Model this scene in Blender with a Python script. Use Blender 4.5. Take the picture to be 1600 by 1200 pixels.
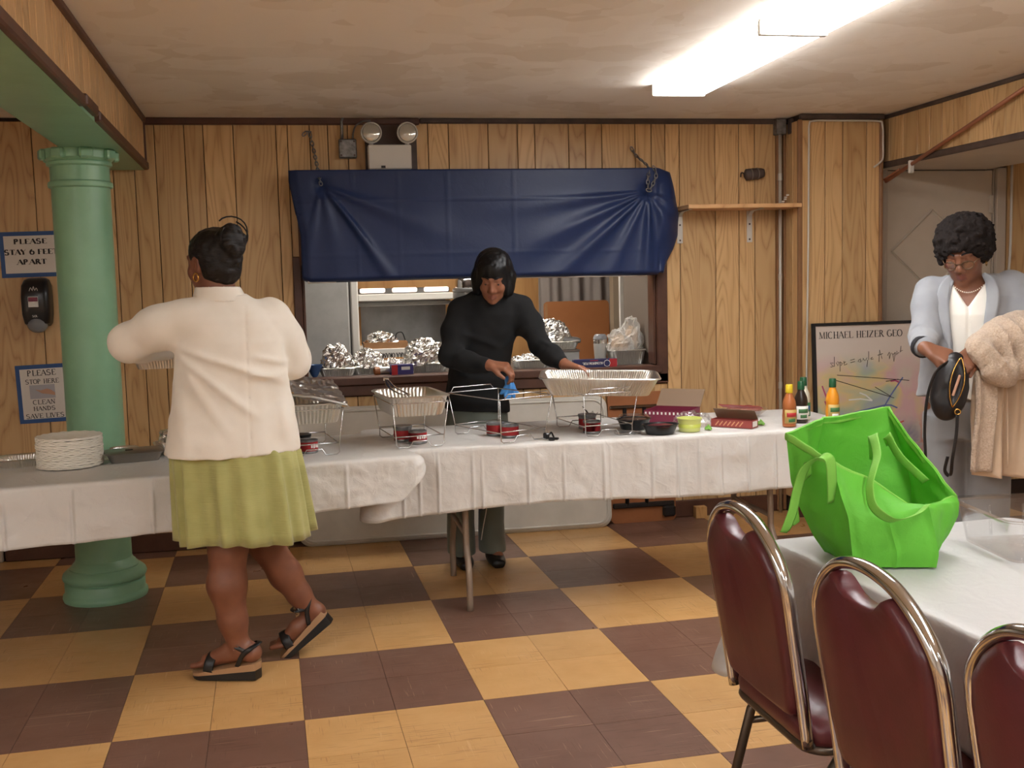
import bpy, math, random
import numpy as np
from mathutils import Vector, Matrix
for o in list(bpy.data.objects): bpy.data.objects.remove(o)
SC = bpy.context.scene
COL = SC.collection
PI = math.pi
R = random.Random(7)

# ------------------------------------------------------------------ camera
cd = bpy.data.cameras.new('camera')
cam = bpy.data.objects.new('camera', cd)
COL.objects.link(cam)
SC.camera = cam
cd.sensor_width = 36.0
cd.lens = 1664.4 / 1600 * 36.0
cd.clip_start = 0.05
_r = Vector((0.98383, -0.17731, -0.02538))
_f = Vector((0.17605, 0.97982, -0.09466)).normalized()
_r = (_r - _f * _r.dot(_f)).normalized()
_u = _r.cross(_f)
cam.matrix_world = Matrix(((_r.x, _u.x, -_f.x, -0.480), (_r.y, _u.y, -_f.y, -4.149),
                           (_r.z, _u.z, -_f.z, 1.437), (0, 0, 0, 1)))
# ------------------------------------------------------------------ world, exposure
w = bpy.data.worlds.new('world')
SC.world = w
w.use_nodes = True
w.node_tree.nodes['Background'].inputs[0].default_value = (0.9, 0.85, 0.78, 1)
w.node_tree.nodes['Background'].inputs[1].default_value = 0.02
vs = SC.view_settings
vs.view_transform = 'Standard'
vs.look = 'None'
vs.exposure = 0.40
vs.gamma = 1.0
vs.use_curve_mapping = False
LAMP = 15.0            # radiance of the hall's fluorescent lenses
LAMP_FILL = 24.0  # radiance of the added fill panels behind the camera
LAMP_KITCHEN = 22.0
LAMP_COL = (0.965, 0.98, 1.0)

# ------------------------------------------------------------------ helpers
def lin(c):
    return tuple(((v / 255.0) / 12.92 if v / 255.0 <= 0.04045 else ((v / 255.0 + 0.055) / 1.055) ** 2.4) for v in c[:3]) + (1.0,)

MATS = {}
class N:
    """tiny node-tree helper"""
    def __init__(s, name):
        s.m = bpy.data.materials.new(name)
        s.m.use_nodes = True
        s.t = s.m.node_tree
        s.b = s.t.nodes['Principled BSDF']
        s.out = s.t.nodes['Material Output']
        MATS[name] = s.m
    def n(s, typ, **kw):
        nd = s.t.nodes.new(typ)
        for k, v in kw.items():
            if k.startswith('i_'):
                nd.inputs[int(k[2:])].default_value = v
            else:
                setattr(nd, k, v)
        return nd
    def l(s, a, b): s.t.links.new(a, b)
    def coords(s, scale=(1, 1, 1), rnd=0.0, kind='Object'):
        tc = s.n('ShaderNodeTexCoord')
        mp = s.n('ShaderNodeMapping')
        mp.inputs['Scale'].default_value = scale
        s.l(tc.outputs[kind], mp.inputs['Vector'])
        if rnd:
            oi = s.n('ShaderNodeObjectInfo')
            mu = s.n('ShaderNodeMath', operation='MULTIPLY', i_1=rnd)
            s.l(oi.outputs['Random'], mu.inputs[0])
            cb = s.n('ShaderNodeCombineXYZ')
            s.l(mu.outputs[0], cb.inputs[0]); s.l(mu.outputs[0], cb.inputs[1]); s.l(mu.outputs[0], cb.inputs[2])
            s.l(cb.outputs[0], mp.inputs['Location'])
        return mp.outputs[0]
    def noise(s, vec, scale, detail=3, rough=0.5, dist=0):
        nd = s.n('ShaderNodeTexNoise')
        nd.inputs['Scale'].default_value = scale
        nd.inputs['Detail'].default_value = detail
        nd.inputs['Roughness'].default_value = rough
        nd.inputs['Distortion'].default_value = dist
        s.l(vec, nd.inputs['Vector'])
        return nd.outputs['Fac']
    def ramp(s, fac, stops):
        r = s.n('ShaderNodeValToRGB')
        e = r.color_ramp.elements
        while len(e) < len(stops): e.new(0.5)
        for i, (p, c) in enumerate(stops):
            e[i].position = p; e[i].color = c if len(c) == 4 else lin(c)
        s.l(fac, r.inputs[0])
        return r.outputs[0]
    def mix(s, a, b, fac, mode='MIX'):
        m = s.n('ShaderNodeMix', data_type='RGBA', blend_type=mode)
        for k, v in ((0, fac), (6, a), (7, b)):
            if isinstance(v, (int, float)): m.inputs[k].default_value = v
            elif isinstance(v, tuple): m.inputs[k].default_value = v if len(v) == 4 else lin(v)
            else: s.l(v, m.inputs[k])
        return m.outputs[2]
    def bump(s, h, strength=0.3, dist=0.01):
        b = s.n('ShaderNodeBump')
        b.inputs['Strength'].default_value = strength
        b.inputs['Distance'].default_value = dist
        s.l(h, b.inputs['Height'])
        s.l(b.outputs[0], s.b.inputs['Normal'])
    def set(s, col=None, rough=None, metal=None, spec=None, coat=None, trans=None, ior=None, alpha=None, sss=None, sheen=None):
        for k, v in (('Base Color', col), ('Roughness', rough), ('Metallic', metal), ('Specular IOR Level', spec), ('Coat Weight', coat),
                     ('Transmission Weight', trans), ('IOR', ior), ('Alpha', alpha), ('Subsurface Weight', sss), ('Sheen Weight', sheen)):
            if v is None: continue
            if isinstance(v, (int, float)): s.b.inputs[k].default_value = v
            elif isinstance(v, tuple): s.b.inputs[k].default_value = v if len(v) == 4 else lin(v)
            else: s.l(v, s.b.inputs[k])
        return s.m

def M(name, col, rough=0.5, metal=0.0, var=None, bump=None, **kw):
    """plain material: optional colour variation (scale, colour2) and bump (scale, strength, dist)"""
    if name in MATS: return MATS[name]
    s = N(name)
    if var:
        f = s.noise(s.coords(), var[0], 4, 0.6)
        s.set(col=s.ramp(f, [(0.35, col), (0.68, var[1])]))
    else:
        s.set(col=col)
    if bump:
        s.bump(s.noise(s.coords(), bump[0], 4, 0.6), bump[1], bump[2])
    return s.set(rough=rough, metal=metal, **kw)

class MB:
    """collects geometry; one MB becomes one mesh object"""
    def __init__(s): s.v = []; s.f = []; s.m = []
    def add(s, vs, fs, m=0, X=None):
        b = len(s.v)
        if X is not None: vs = [X @ Vector(p) for p in vs]
        s.v.extend([tuple(p) for p in vs])
        for f in fs:
            s.f.append([i + b for i in f]); s.m.append(m)
        return s
    def box(s, c, d, m=0, bev=0.0, X=None):
        hx, hy, hz = d[0] / 2, d[1] / 2, d[2] / 2
        if bev <= 0:
            vs = [(c[0] + a * hx, c[1] + b * hy, c[2] + e * hz) for a in (-1, 1) for b in (-1, 1) for e in (-1, 1)]
            fs = [(0, 1, 3, 2), (4, 6, 7, 5), (0, 4, 5, 1), (2, 3, 7, 6), (0, 2, 6, 4), (1, 5, 7, 3)]
            return s.add(vs, fs, m, X)
        bev = min(bev, hx * .95, hy * .95, hz * .95)
        vs = []; idx = {}
        for a in (-1, 1):
            for b in (-1, 1):
                for e in (-1, 1):
                    for k in range(3):
                        q = [a * hx, b * hy, e * hz]
                        for j in range(3):
                            if j != k: q[j] -= bev * (a, b, e)[j]
                        idx[(a, b, e, k)] = len(vs); vs.append((c[0] + q[0], c[1] + q[1], c[2] + q[2]))
        fs = []
        def quad(keys): fs.append([idx[k] for k in keys])
        for sg in (-1, 1):
            for k, (i, j) in enumerate(((1, 2), (0, 2), (0, 1))):
                ks = []
                for (p, q) in ((-1, -1), (1, -1), (1, 1), (-1, 1)):
                    t = [0, 0, 0]; t[k] = sg; t[i] = p; t[j] = q
                    ks.append((t[0], t[1], t[2], k))
                if (sg > 0) == (k == 1): ks.reverse()
                quad(ks)
        for ax in range(3):
            i, j = [q for q in range(3) if q != ax]
            for p in (-1, 1):
                for q in (-1, 1):
                    t0 = [0, 0, 0]; t1 = [0, 0, 0]
                    t0[ax] = -1; t1[ax] = 1
                    t0[i] = t1[i] = p; t0[j] = t1[j] = q
                    ks = [(*t0, i), (*t1, i), (*t1, j), (*t0, j)]
                    if (p * q > 0) == (ax == 1): ks.reverse()
                    quad(ks)
        for a in (-1, 1):
            for b in (-1, 1):
                for e in (-1, 1):
                    ks = [(a, b, e, 0), (a, b, e, 1), (a, b, e, 2)]
                    if a * b * e < 0: ks.reverse()
                    quad(ks)
        return s.add(vs, fs, m, X)
    def loft(s, loops, m=0, cap0=True, cap1=True, closed=True, X=None):
        n = len(loops[0]); vs = [p for L in loops for p in L]; fs = []
        for k in range(len(loops) - 1):
            for i in range(n if closed else n - 1):
                j = (i + 1) % n
                fs.append((k * n + i, k * n + j, (k + 1) * n + j, (k + 1) * n + i))
        if cap0: fs.append(list(range(n))[::-1])
        if cap1: fs.append([(len(loops) - 1) * n + i for i in range(n)])
        return s.add(vs, fs, m, X)
    def lathe(s, prof, n=24, c=(0, 0, 0), m=0, X=None, cap=True, wob=None):
        loops = []
        for r, z in prof:
            loops.append([(c[0] + r * math.cos(2 * PI * i / n) * (1 if not wob else 1 + wob(i, z)),
                           c[1] + r * math.sin(2 * PI * i / n) * (1 if not wob else 1 + wob(i, z)), c[2] + z) for i in range(n)])
        return s.loft(loops, m, cap, cap, True, X)
    def tube(s, pts, r, n=8, m=0, closed=False, X=None, flat=None):
        P = [Vector(p) for p in pts]
        k = len(P); rs = r if isinstance(r, list) else [r] * k
        T = []
        for i in range(k):
            a = P[(i - 1) % k] if (i > 0 or closed) else P[i]
            b = P[(i + 1) % k] if (i < k - 1 or closed) else P[i]
            d = (b - a)
            T.append(d.normalized() if d.length > 1e-9 else Vector((0, 0, 1)))
        up = Vector((0, 0, 1)) if abs(T[0].z) < 0.9 else Vector((1, 0, 0))
        if flat is not None: up = Vector(flat)
        nv = (up - T[0] * up.dot(T[0])).normalized()
        loops = []
        for i in range(k):
            nv = nv - T[i] * nv.dot(T[i])
            if nv.length < 1e-6: nv = T[i].orthogonal()
            nv.normalize()
            if flat is not None:
                u2 = Vector(flat); u2 = u2 - T[i] * u2.dot(T[i])
                if u2.length > 1e-3: nv = u2.normalized()
            bn = T[i].cross(nv)
            rr = rs[i]
            ra, rb = rr if isinstance(rr, (list, tuple)) else (rr, rr)
            loops.append([tuple(P[i] + nv * (math.cos(2 * PI * q / n) * ra) + bn * (math.sin(2 * PI * q / n) * rb)) for q in range(n)])
        if closed:
            loops.append(loops[0])
            return s.loft(loops, m, False, False, True, X)
        return s.loft(loops, m, True, True, True, X)
    def prism(s, poly, h0, h1, plane='xy', m=0, X=None):
        def P(a, b, h):
            return (a, b, h) if plane == 'xy' else ((a, h, b) if plane == 'xz' else (h, a, b))
        n = len(poly)
        vs = [P(a, b, h0) for a, b in poly] + [P(a, b, h1) for a, b in poly]
        fs = [list(range(n))[::-1], list(range(n, 2 * n))] + [(i, (i + 1) % n, n + (i + 1) % n, n + i) for i in range(n)]
        return s.add(vs, fs, m, X)
    def grid(s, fn, nu, nv, m=0, X=None, th=None):
        """surface fn(u,v)->point; th gives it a second skin th behind along the normal and closes the rim"""
        A = np.array([[fn(i / nu, j / nv) for j in range(nv + 1)] for i in range(nu + 1)], float)
        W = nv + 1
        if th is None:
            fs = [(i * W + j, (i + 1) * W + j, (i + 1) * W + j + 1, i * W + j + 1) for i in range(nu) for j in range(nv)]
            return s.add([tuple(p) for p in A.reshape(-1, 3)], fs, m, X)
        du = np.gradient(A, axis=0); dv = np.gradient(A, axis=1)
        nn = np.cross(du, dv); nn /= np.maximum(np.linalg.norm(nn, axis=2, keepdims=True), 1e-9)
        B = A - nn * th
        V = np.concatenate([A.reshape(-1, 3), B.reshape(-1, 3)])
        o = (nu + 1) * W
        fs = []
        for i in range(nu):
            for j in range(nv):
                a, b, c, d = i * W + j, (i + 1) * W + j, (i + 1) * W + j + 1, i * W + j + 1
                fs.append((a, b, c, d)); fs.append((d + o, c + o, b + o, a + o))
        for i in range(nu):
            a, b = i * W, (i + 1) * W; fs.append((b, a, a + o, b + o))
            a, b = i * W + nv, (i + 1) * W + nv; fs.append((a, b, b + o, a + o))
        for j in range(nv):
            a, b = j, j + 1; fs.append((a, b, b + o, a + o))
            a, b = nu * W + j, nu * W + j + 1; fs.append((b, a, a + o, b + o))
        return s.add([tuple(p) for p in V], fs, m, X)
    def sphere(s, c, r, nu=12, nv=8, m=0, X=None):
        rx, ry, rz = r if isinstance(r, (tuple, list)) else (r, r, r)
        vs = [(c[0], c[1], c[2] - rz)]
        for j in range(1, nv):
            t = -PI / 2 + PI * j / nv
            for i in range(nu):
                p = 2 * PI * i / nu
                vs.append((c[0] + rx * math.cos(t) * math.cos(p), c[1] + ry * math.cos(t) * math.sin(p), c[2] + rz * math.sin(t)))
        vs.append((c[0], c[1], c[2] + rz)); top = len(vs) - 1
        fs = []
        for i in range(nu):
            k = (i + 1) % nu
            fs.append((0, 1 + k, 1 + i)); fs.append((top, 1 + (nv - 2) * nu + i, 1 + (nv - 2) * nu + k))
            for j in range(nv - 2):
                a = 1 + j * nu
                fs.append((a + i, a + k, a + nu + k, a + nu + i))
        return s.add(vs, fs, m, X)

def tag(o, label=None, cat=None, group=None, kind=None):
    for k, v in (('label', label), ('category', cat), ('group', group), ('kind', kind)):
        if v: o[k] = v
    return o
def thing(name, label, cat, loc=(0, 0, 0), rz=0.0, group=None):
    o = bpy.data.objects.new(name, None)
    COL.objects.link(o); o.location = loc; o.rotation_euler = (0, 0, rz); o.empty_display_size = 0.05
    return tag(o, label, cat, group)
def link(name, me, parent=None, loc=None):
    o = bpy.data.objects.new(name, me); COL.objects.link(o)
    if parent: o.parent = parent
    if loc: o.location = loc
    return o
def mesh(name, mb, mats, smooth=False):
    me = bpy.data.meshes.new(name)
    me.from_pydata(mb.v, [], mb.f)
    if not isinstance(mats, (list, tuple)): mats = [mats]
    for m in mats: me.materials.append(MATS[m] if isinstance(m, str) else m)
    if len(mats) > 1: me.polygons.foreach_set('material_index', mb.m)
    if smooth is True: me.polygons.foreach_set('use_smooth', [True] * len(me.polygons))
    me.update()
    if smooth and smooth is not True:
        me.polygons.foreach_set('use_smooth', [True] * len(me.polygons))
        me.set_sharp_from_angle(angle=math.radians(smooth))
    return me
def obj(name, mb, mats, parent=None, smooth=False, world=False):
    """one mesh object; world=True: coordinates are the room's, re-based on the parent's origin"""
    if world and parent is not None:
        L = parent.location
        if parent.rotation_euler.z == 0: mb.v = [(a - L[0], b - L[1], c - L[2]) for a, b, c in mb.v]
    o = link(name, mesh(name, mb, mats, smooth), parent)
    if name in STUFF_PARTS: o['kind'] = 'stuff'
    return o
STUFF_PARTS = {'lettering', 'print_mark', 'label_mark', 'pen_scribble', 'paint_stroke', 'pen_mark'}
def struct(name, mb, mats, smooth=False, parent=None):
    o = obj(name, mb, mats, parent, smooth)
    if parent is None: o['kind'] = 'structure'
    return o
def base(mb):
    a = np.array(mb.v); return ((a[:, 0].min() + a[:, 0].max()) / 2, (a[:, 1].min() + a[:, 1].max()) / 2, a[:, 2].min())
def solo(name, mb, mats, label, cat, group=None, smooth=False):
    """a thing that is a single mesh, its origin at its base"""
    c = base(mb); mb.v = [(p[0] - c[0], p[1] - c[1], p[2] - c[2]) for p in mb.v]
    o = link(name, mesh(name, mb, mats, smooth), None, c)
    return tag(o, label, cat, group)
def copy_tree(o, parent=None):
    c = o.copy(); COL.objects.link(c); c.parent = parent
    for ch in list(o.children): copy_tree(ch, c)
    return c
def T(loc=(0, 0, 0), rz=0, rx=0, ry=0, sc=1):
    return Matrix.Translation(loc) @ Matrix.Rotation(rz, 4, 'Z') @ Matrix.Rotation(ry, 4, 'Y') @ Matrix.Rotation(rx, 4, 'X') @ Matrix.Scale(sc, 4)
def arc(cx, cy, r, a0, a1, n):
    return [(cx + r * math.cos(math.radians(a0 + (a1 - a0) * i / n)), cy + r * math.sin(math.radians(a0 + (a1 - a0) * i / n))) for i in range(n + 1)]
def rrect(w, d, r, n=5, cx=0, cy=0):
    """counter-clockwise rounded rectangle"""
    out = []
    for sx, sy, a in ((1, -1, -90), (1, 1, 0), (-1, 1, 90), (-1, -1, 180)):
        out += arc(cx + sx * (w / 2 - r), cy + sy * (d / 2 - r), r, a, a + 90, n)
    return out
def resample(poly, n):
    P = np.array(poly + [poly[0]], float); d = np.r_[0, np.cumsum(np.linalg.norm(np.diff(P, axis=0), axis=1))]
    t = np.linspace(0, d[-1], n, endpoint=False)
    return np.stack([np.interp(t, d, P[:, k]) for k in range(P.shape[1])], 1), d[-1]
def smooth_path(pts, n=6):
    """Catmull-Rom through the points"""
    P = [Vector(p) for p in pts]; out = []
    for i in range(len(P) - 1):
        a = P[i - 1] if i else P[0] * 2 - P[1]
        b, c = P[i], P[i + 1]
        d = P[i + 2] if i + 2 < len(P) else P[-1] * 2 - P[-2]
        for k in range(n):
            t = k / n
            out.append(0.5 * ((2 * b) + (c - a) * t + (2 * a - 5 * b + 4 * c - d) * t * t + (3 * b - a - 3 * c + d) * t ** 3))
    out.append(P[-1])
    return out
_perm = np.random.RandomState(3).rand(64, 64, 64).astype(np.float32)
def vn(P, scale=1.0, seed=0):
    """value noise, P (...,3) -> 0..1"""
    Q = np.asarray(P, np.float32) * scale + np.float32(17.3 * seed + 200)
    i = np.floor(Q).astype(np.int32); f = Q - i; f = f * f * (3 - 2 * f)
    def g(a, b, c): return _perm[(i[..., 0] + a) & 63, (i[..., 1] + b) & 63, (i[..., 2] + c) & 63]
    x, y, z = f[..., 0], f[..., 1], f[..., 2]
    return ((g(0, 0, 0) * (1 - x) + g(1, 0, 0) * x) * (1 - y) + (g(0, 1, 0) * (1 - x) + g(1, 1, 0) * x) * y) * (1 - z) + \
           ((g(0, 0, 1) * (1 - x) + g(1, 0, 1) * x) * (1 - y) + (g(0, 1, 1) * (1 - x) + g(1, 1, 1) * x) * y) * z

# stroke lettering (thick-and-thin capitals with serifs); a glyph is strokes on a 0..1 box
GL = {'A': [('t', 0, 0, .42, 1), ('T', .42, 1, .86, 0), ('t', .16, .36, .68, .36), ('s', 0), ('s', .86)],
      'C': [('o', .45, .5, .42, .5, 50, 310, 'T')], 'D': [('T', .16, 0, .16, 1), ('o', .16, .5, .62, .5, -90, 90, 'T'), ('s', .14), ('S', .14)],
      'E': [('T', .16, 0, .16, 1), ('t', .16, .98, .72, .98), ('t', .16, .52, .58, .52), ('t', .16, .02, .76, .02), ('t', .72, .98, .72, .8), ('t', .76, .02, .76, .22)],
      'F': [('T', .16, 0, .16, 1), ('t', .16, .98, .72, .98), ('t', .16, .52, .58, .52), ('t', .72, .98, .72, .78), ('s', .16)],
      'G': [('o', .45, .5, .42, .5, 50, 340, 'T'), ('t', .55, .42, .95, .42), ('T', .8, .42, .8, .1)],
      'H': [('T', .16, 0, .16, 1), ('T', .76, 0, .76, 1), ('t', .16, .5, .76, .5), ('s', .16), ('s', .76), ('S', .16), ('S', .76)],
      'I': [('T', .2, 0, .2, 1), ('s', .2), ('S', .2)], 'L': [('T', .16, 0, .16, 1), ('t', .16, .02, .74, .02), ('t', .74, .02, .74, .22), ('S', .16)],
      'M': [('t', .08, 0, .12, 1), ('T', .12, 1, .5, .05), ('t', .5, .05, .9, 1), ('T', .92, 0, .9, 1), ('s', .08), ('s', .92)],
      'N': [('t', .12, 0, .12, 1), ('T', .12, 1, .78, 0), ('t', .78, 0, .78, 1), ('s', .12), ('S', .78)],
      'O': [('o', .47, .5, .44, .5, 0, 360, 'T')], 'P': [('T', .16, 0, .16, 1), ('o', .16, .74, .5, .25, -90, 90, 'T'), ('s', .16)],
      'R': [('T', .16, 0, .16, 1), ('o', .16, .75, .46, .24, -90, 90, 'T'), ('T', .4, .5, .8, 0), ('s', .16), ('s', .82)],
      'S': [('o', .4, .74, .3, .25, 30, 270, 'T'), ('o', .4, .25, .34, .25, -150, 90, 'T')],
      'T': [('T', .4, 0, .4, 1), ('t', 0, .98, .8, .98), ('t', 0, .98, 0, .78), ('t', .8, .98, .8, .78), ('s', .4)],
      'U': [('T', .14, 1, .14, .3), ('t', .74, 1, .74, .3), ('o', .44, .3, .3, .3, 180, 360, 't'), ('S', .14), ('S', .74)],
      'V': [('T', 0, 1, .4, 0), ('t', .4, 0, .8, 1), ('S', .03), ('S', .78)], 'Y': [('T', 0, 1, .4, .5), ('t', .8, 1, .4, .5), ('T', .4, .5, .4, 0), ('s', .4)],
      'Z': [('t', .06, .98, .74, .98), ('T', .74, .98, .06, .02), ('t', .06, .02, .78, .02)],
      '6': [('o', .4, .33, .34, .33, 0, 360, 'T'), ('o', .66, .36, .6, .62, 110, 180, 'T')],
      '0': [('o', .4, .5, .36, .5, 0, 360, 'T')], '2': [('o', .38, .72, .32, .27, -20, 170, 'T'), ('t', .68, .62, .06, .02), ('t', .06, .03, .76, .03)]}
ADV = {'I': .46, 'L': .86, 'M': 1.12, 'T': .88, 'E': .88, 'F': .84, ' ': .5, '6': .9}
def text_w(t): return sum(ADV.get(c, .98) for c in t) - .1
def text(mb, t, X, h, thick=.2, thin=.08, width=None, m=0, depth=0.0008, wx=1.0):
    """lettering in the X-Z plane of matrix X, starting at its origin, facing -Y"""
    sx = h * wx if width is None else width / text_w(t)
    x = 0.0; lay = [0]
    def bar(ax, az, bx, bz, wd):
        lay[0] = (lay[0] + 1) % 9
        ax, bx, az, bz = ax * sx, bx * sx, az * h, bz * h
        d = Vector((bx - ax, bz - az)); L = max(d.length, 1e-6); d /= L; n = Vector((-d.y, d.x)) * wd * .5
        y0 = -depth - lay[0] * 3e-5
        q = [(ax + n.x, az + n.y), (ax - n.x, az - n.y), (bx - n.x, bz - n.y), (bx + n.x, bz + n.y)]
        mb.add([(p[0], y0, p[1]) for p in q] + [(p[0], 0, p[1]) for p in q],
               [(3, 2, 1, 0), (0, 1, 5, 4), (1, 2, 6, 5), (2, 3, 7, 6), (3, 0, 4, 7)], m, X)
    for ch in t:
        for st in GL.get(ch, []):
            k = st[0]
            if k in 'tT': bar(x + st[1], st[2], x + st[3], st[4], (thick if k == 'T' else thin) * h)
            elif k == 's': bar(x + st[1] - .17, .02, x + st[1] + .17, .02, thin * h)
            elif k == 'S': bar(x + st[1] - .17, .98, x + st[1] + .17, .98, thin * h)
            elif k == 'o':
                _, cx, cz, rx, rz, a0, a1, wt = st
                n = max(4, int(abs(a1 - a0) / 30))
                for i in range(n):
                    p, q = math.radians(a0 + (a1 - a0) * i / n), math.radians(a0 + (a1 - a0) * (i + 1) / n)
                    mid = (p + q) / 2
                    wd = (thin + (thick - thin) * abs(math.cos(mid)) ** .7) if wt == 'T' else thin
                    bar(x + cx + rx * math.cos(p), cz + rz * math.sin(p), x + cx + rx * math.cos(q), cz + rz * math.sin(q), wd * h)
        x += ADV.get(ch, .98)
# ------------------------------------------------------------------ materials of the room
def wood(name, c0, c1, c2, sx=7.0, sz=.75, rough=.42, freq=9.0, rnd=40):
    s = N(name)
    v = s.coords((sx, sx, sz), rnd)
    f = s.noise(v, 1.0, 2, .45, .3)
    mu = s.n('ShaderNodeMath', operation='MULTIPLY', i_1=freq); s.l(f, mu.inputs[0])
    pg = s.n('ShaderNodeMath', operation='PINGPONG', i_1=.5); s.l(mu.outputs[0], pg.inputs[0])
    fine = s.noise(s.coords((sx * 30, sx * 30, 3), rnd), 1.0, 2)
    ad = s.n('ShaderNodeMath', operation='MULTIPLY_ADD', i_1=.35); s.l(fine, ad.inputs[0]); s.l(pg.outputs[0], ad.inputs[2])
    oi = s.n('ShaderNodeObjectInfo')
    col = s.ramp(ad.outputs[0], [(.1, c2), (.26, c1), (.55, c0)])
    hs = s.n('ShaderNodeHueSaturation')
    mr = s.n('ShaderNodeMapRange'); mr.inputs['To Min'].default_value = .88; mr.inputs['To Max'].default_value = 1.1
    s.l(oi.outputs['Random'], mr.inputs[0]); s.l(mr.outputs[0], hs.inputs['Value']); s.l(col, hs.inputs['Color'])
    s.bump(ad.outputs[0], .06, .002)
    return s.set(col=hs.outputs[0], rough=rough, spec=.4)
wood('wood_panel', (210, 172, 122), (200, 160, 110), (172, 130, 84), sx=5.0, sz=.55, freq=20.0)
wood('plywood', (196, 150, 96), (188, 140, 88), (176, 128, 78), sx=3, freq=5)
wood('shelf_wood', (216, 170, 122), (206, 158, 110), (186, 138, 92), sx=2, sz=2)
wood('block_wood', (206, 160, 104), (196, 150, 94), (176, 128, 76), sx=9, sz=2)
M('groove', (46, 28, 14), .8)
M('brown_trim', (92, 58, 42), .45, var=(9, (74, 45, 33)), bump=(30, .1, .003))
M('mid_trim', (146, 104, 68), .5, var=(9, (132, 92, 58)))
M('conduit_grey', (186, 180, 168), .4, .2)
M('dark_trim', (66, 52, 46), .6, var=(9, (86, 70, 62)))
M('grey_trim', (120, 108, 98), .6)
M('green_paint', (146, 192, 156), .32, var=(5, (136, 182, 146)), bump=(22, .22, .004))
M('white_metal', (206, 200, 190), .45)
M('beige_paint', (196, 182, 164), .55, var=(3, (186, 172, 154)))
M('door_frame_paint', (180, 166, 150), .55)
M('steel', (150, 150, 150), .35, .9, var=(4, (128, 128, 128)))
M('steel_brushed', (178, 176, 172), .5, .1, var=(6, (164, 162, 158)))
M('galv', (150, 150, 150), .45, .8, var=(40, (112, 112, 112)))
M('chrome', (205, 205, 205), .12, 1.0)
M('wire', (205, 205, 205), .2, 1.0)
M('brass', (200, 160, 80), .3, 1.0)
M('copper', (168, 112, 84), .4, .5)
M('black_plastic', (22, 22, 24), .28)
M('black_rubber', (20, 19, 19), .6)
M('white_plastic', (214, 210, 202), .4)
M('white_cord', (208, 202, 190), .5)
M('hall_paint', (230, 224, 214), .7)
M('wall_paint', (168, 150, 126), .7, var=(2, (156, 138, 116)))

def tile_mat(name, a, b, scuff, dark, amt):
    s = N(name)
    v = s.coords((1, 1, 1), 50)
    big = s.noise(v, 6.0, 4, .6)
    col = s.ramp(big, [(.3, a), (.7, b)])
    for i, (sc, c, th, r) in enumerate((((7, 190, 1), dark, .60, 30), ((4, 110, 1), scuff, .66, 20), ((150, 7, 1), scuff, .67, 60), ((240, 11, 1), dark, .64, 44))):
        n1 = s.noise(s.coords(sc, r), 1.0, 2, .5)
        st = s.ramp(n1, [(th, (0, 0, 0, 1)), (th + .07, (1, 1, 1, 1))])
        mk = s.ramp(s.noise(s.coords((3, 3, 3), r + 7), 1.0, 2), [(.45, (0, 0, 0, 1)), (.62, (1, 1, 1, 1))])
        col = s.mix(col, c, s.mix((0, 0, 0, 1), s.mix(st, mk, 1.0, 'MULTIPLY'), amt))
    oi = s.n('ShaderNodeObjectInfo'); hs = s.n('ShaderNodeHueSaturation')
    mr = s.n('ShaderNodeMapRange'); mr.inputs['To Min'].default_value = .94; mr.inputs['To Max'].default_value = 1.05
    s.l(oi.outputs['Random'], mr.inputs[0]); s.l(mr.outputs[0], hs.inputs['Value']); s.l(col, hs.inputs['Color'])
    rg = s.n('ShaderNodeMapRange'); rg.inputs['To Min'].default_value = .22; rg.inputs['To Max'].default_value = .42
    s.l(big, rg.inputs[0])
    s.bump(s.noise(v, 14, 2), .04, .004)
    return s.set(col=hs.outputs[0], rough=rg.outputs[0], spec=.4)
tile_mat('tile_tan', (206, 162, 106), (196, 150, 94), (216, 180, 130), (150, 106, 62), .75)
tile_mat('tile_brown', (124, 92, 78), (114, 82, 68), (176, 146, 122), (92, 62, 50), .8)
M('tile_joint', (60, 42, 32), .7)

def ceiling_mat():
    s = N('ceiling_plaster')
    def warped(scale, amt, nsc):
        nz = s.n('ShaderNodeTexNoise'); nz.inputs['Scale'].default_value = nsc; nz.inputs['Detail'].default_value = 2
        s.l(s.coords(), nz.inputs['Vector'])
        sc = s.n('ShaderNodeVectorMath', operation='SCALE'); sc.inputs[3].default_value = amt
        ad = s.n('ShaderNodeVectorMath', operation='ADD')
        s.l(nz.outputs['Color'], sc.inputs[0]); s.l(s.coords(scale), ad.inputs[0]); s.l(sc.outputs[0], ad.inputs[1])
        return ad.outputs[0]
    def cells(vec, scale):
        vo = s.n('ShaderNodeTexVoronoi', feature='F1'); vo.inputs['Scale'].default_value = scale
        s.l(vec, vo.inputs['Vector'])
        g = s.n('ShaderNodeSeparateColor'); s.l(vo.outputs['Color'], g.inputs[0])
        return g.outputs[0], vo.outputs['Distance']
    c1, d1 = cells(warped((1.0, 1.5, 1), .9, 2.0), 2.6)
    c2, d2 = cells(warped((1.2, 1.0, 1), .6, 3.2), 4.3)
    fine = s.noise(s.coords((30, 120, 1)), 1.0, 2, .5, 1.5)
    h = s.n('ShaderNodeMath', operation='MULTIPLY_ADD', i_1=.7); s.l(c2, h.inputs[0]); s.l(c1, h.inputs[2])
    h2 = s.n('ShaderNodeMath', operation='MULTIPLY_ADD', i_1=.12); s.l(fine, h2.inputs[0]); s.l(h.outputs[0], h2.inputs[2])
    h3 = s.n('ShaderNodeMath', operation='MULTIPLY_ADD', i_1=-.8); s.l(d1, h3.inputs[0]); s.l(h2.outputs[0], h3.inputs[2])
    s.bump(h3.outputs[0], .5, .012)
    return s.set(col=s.ramp(h.outputs[0], [(.2, (234, 223, 208)), (1.0, (248, 240, 229))]), rough=.8, spec=.2)
ceiling_mat()

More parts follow.
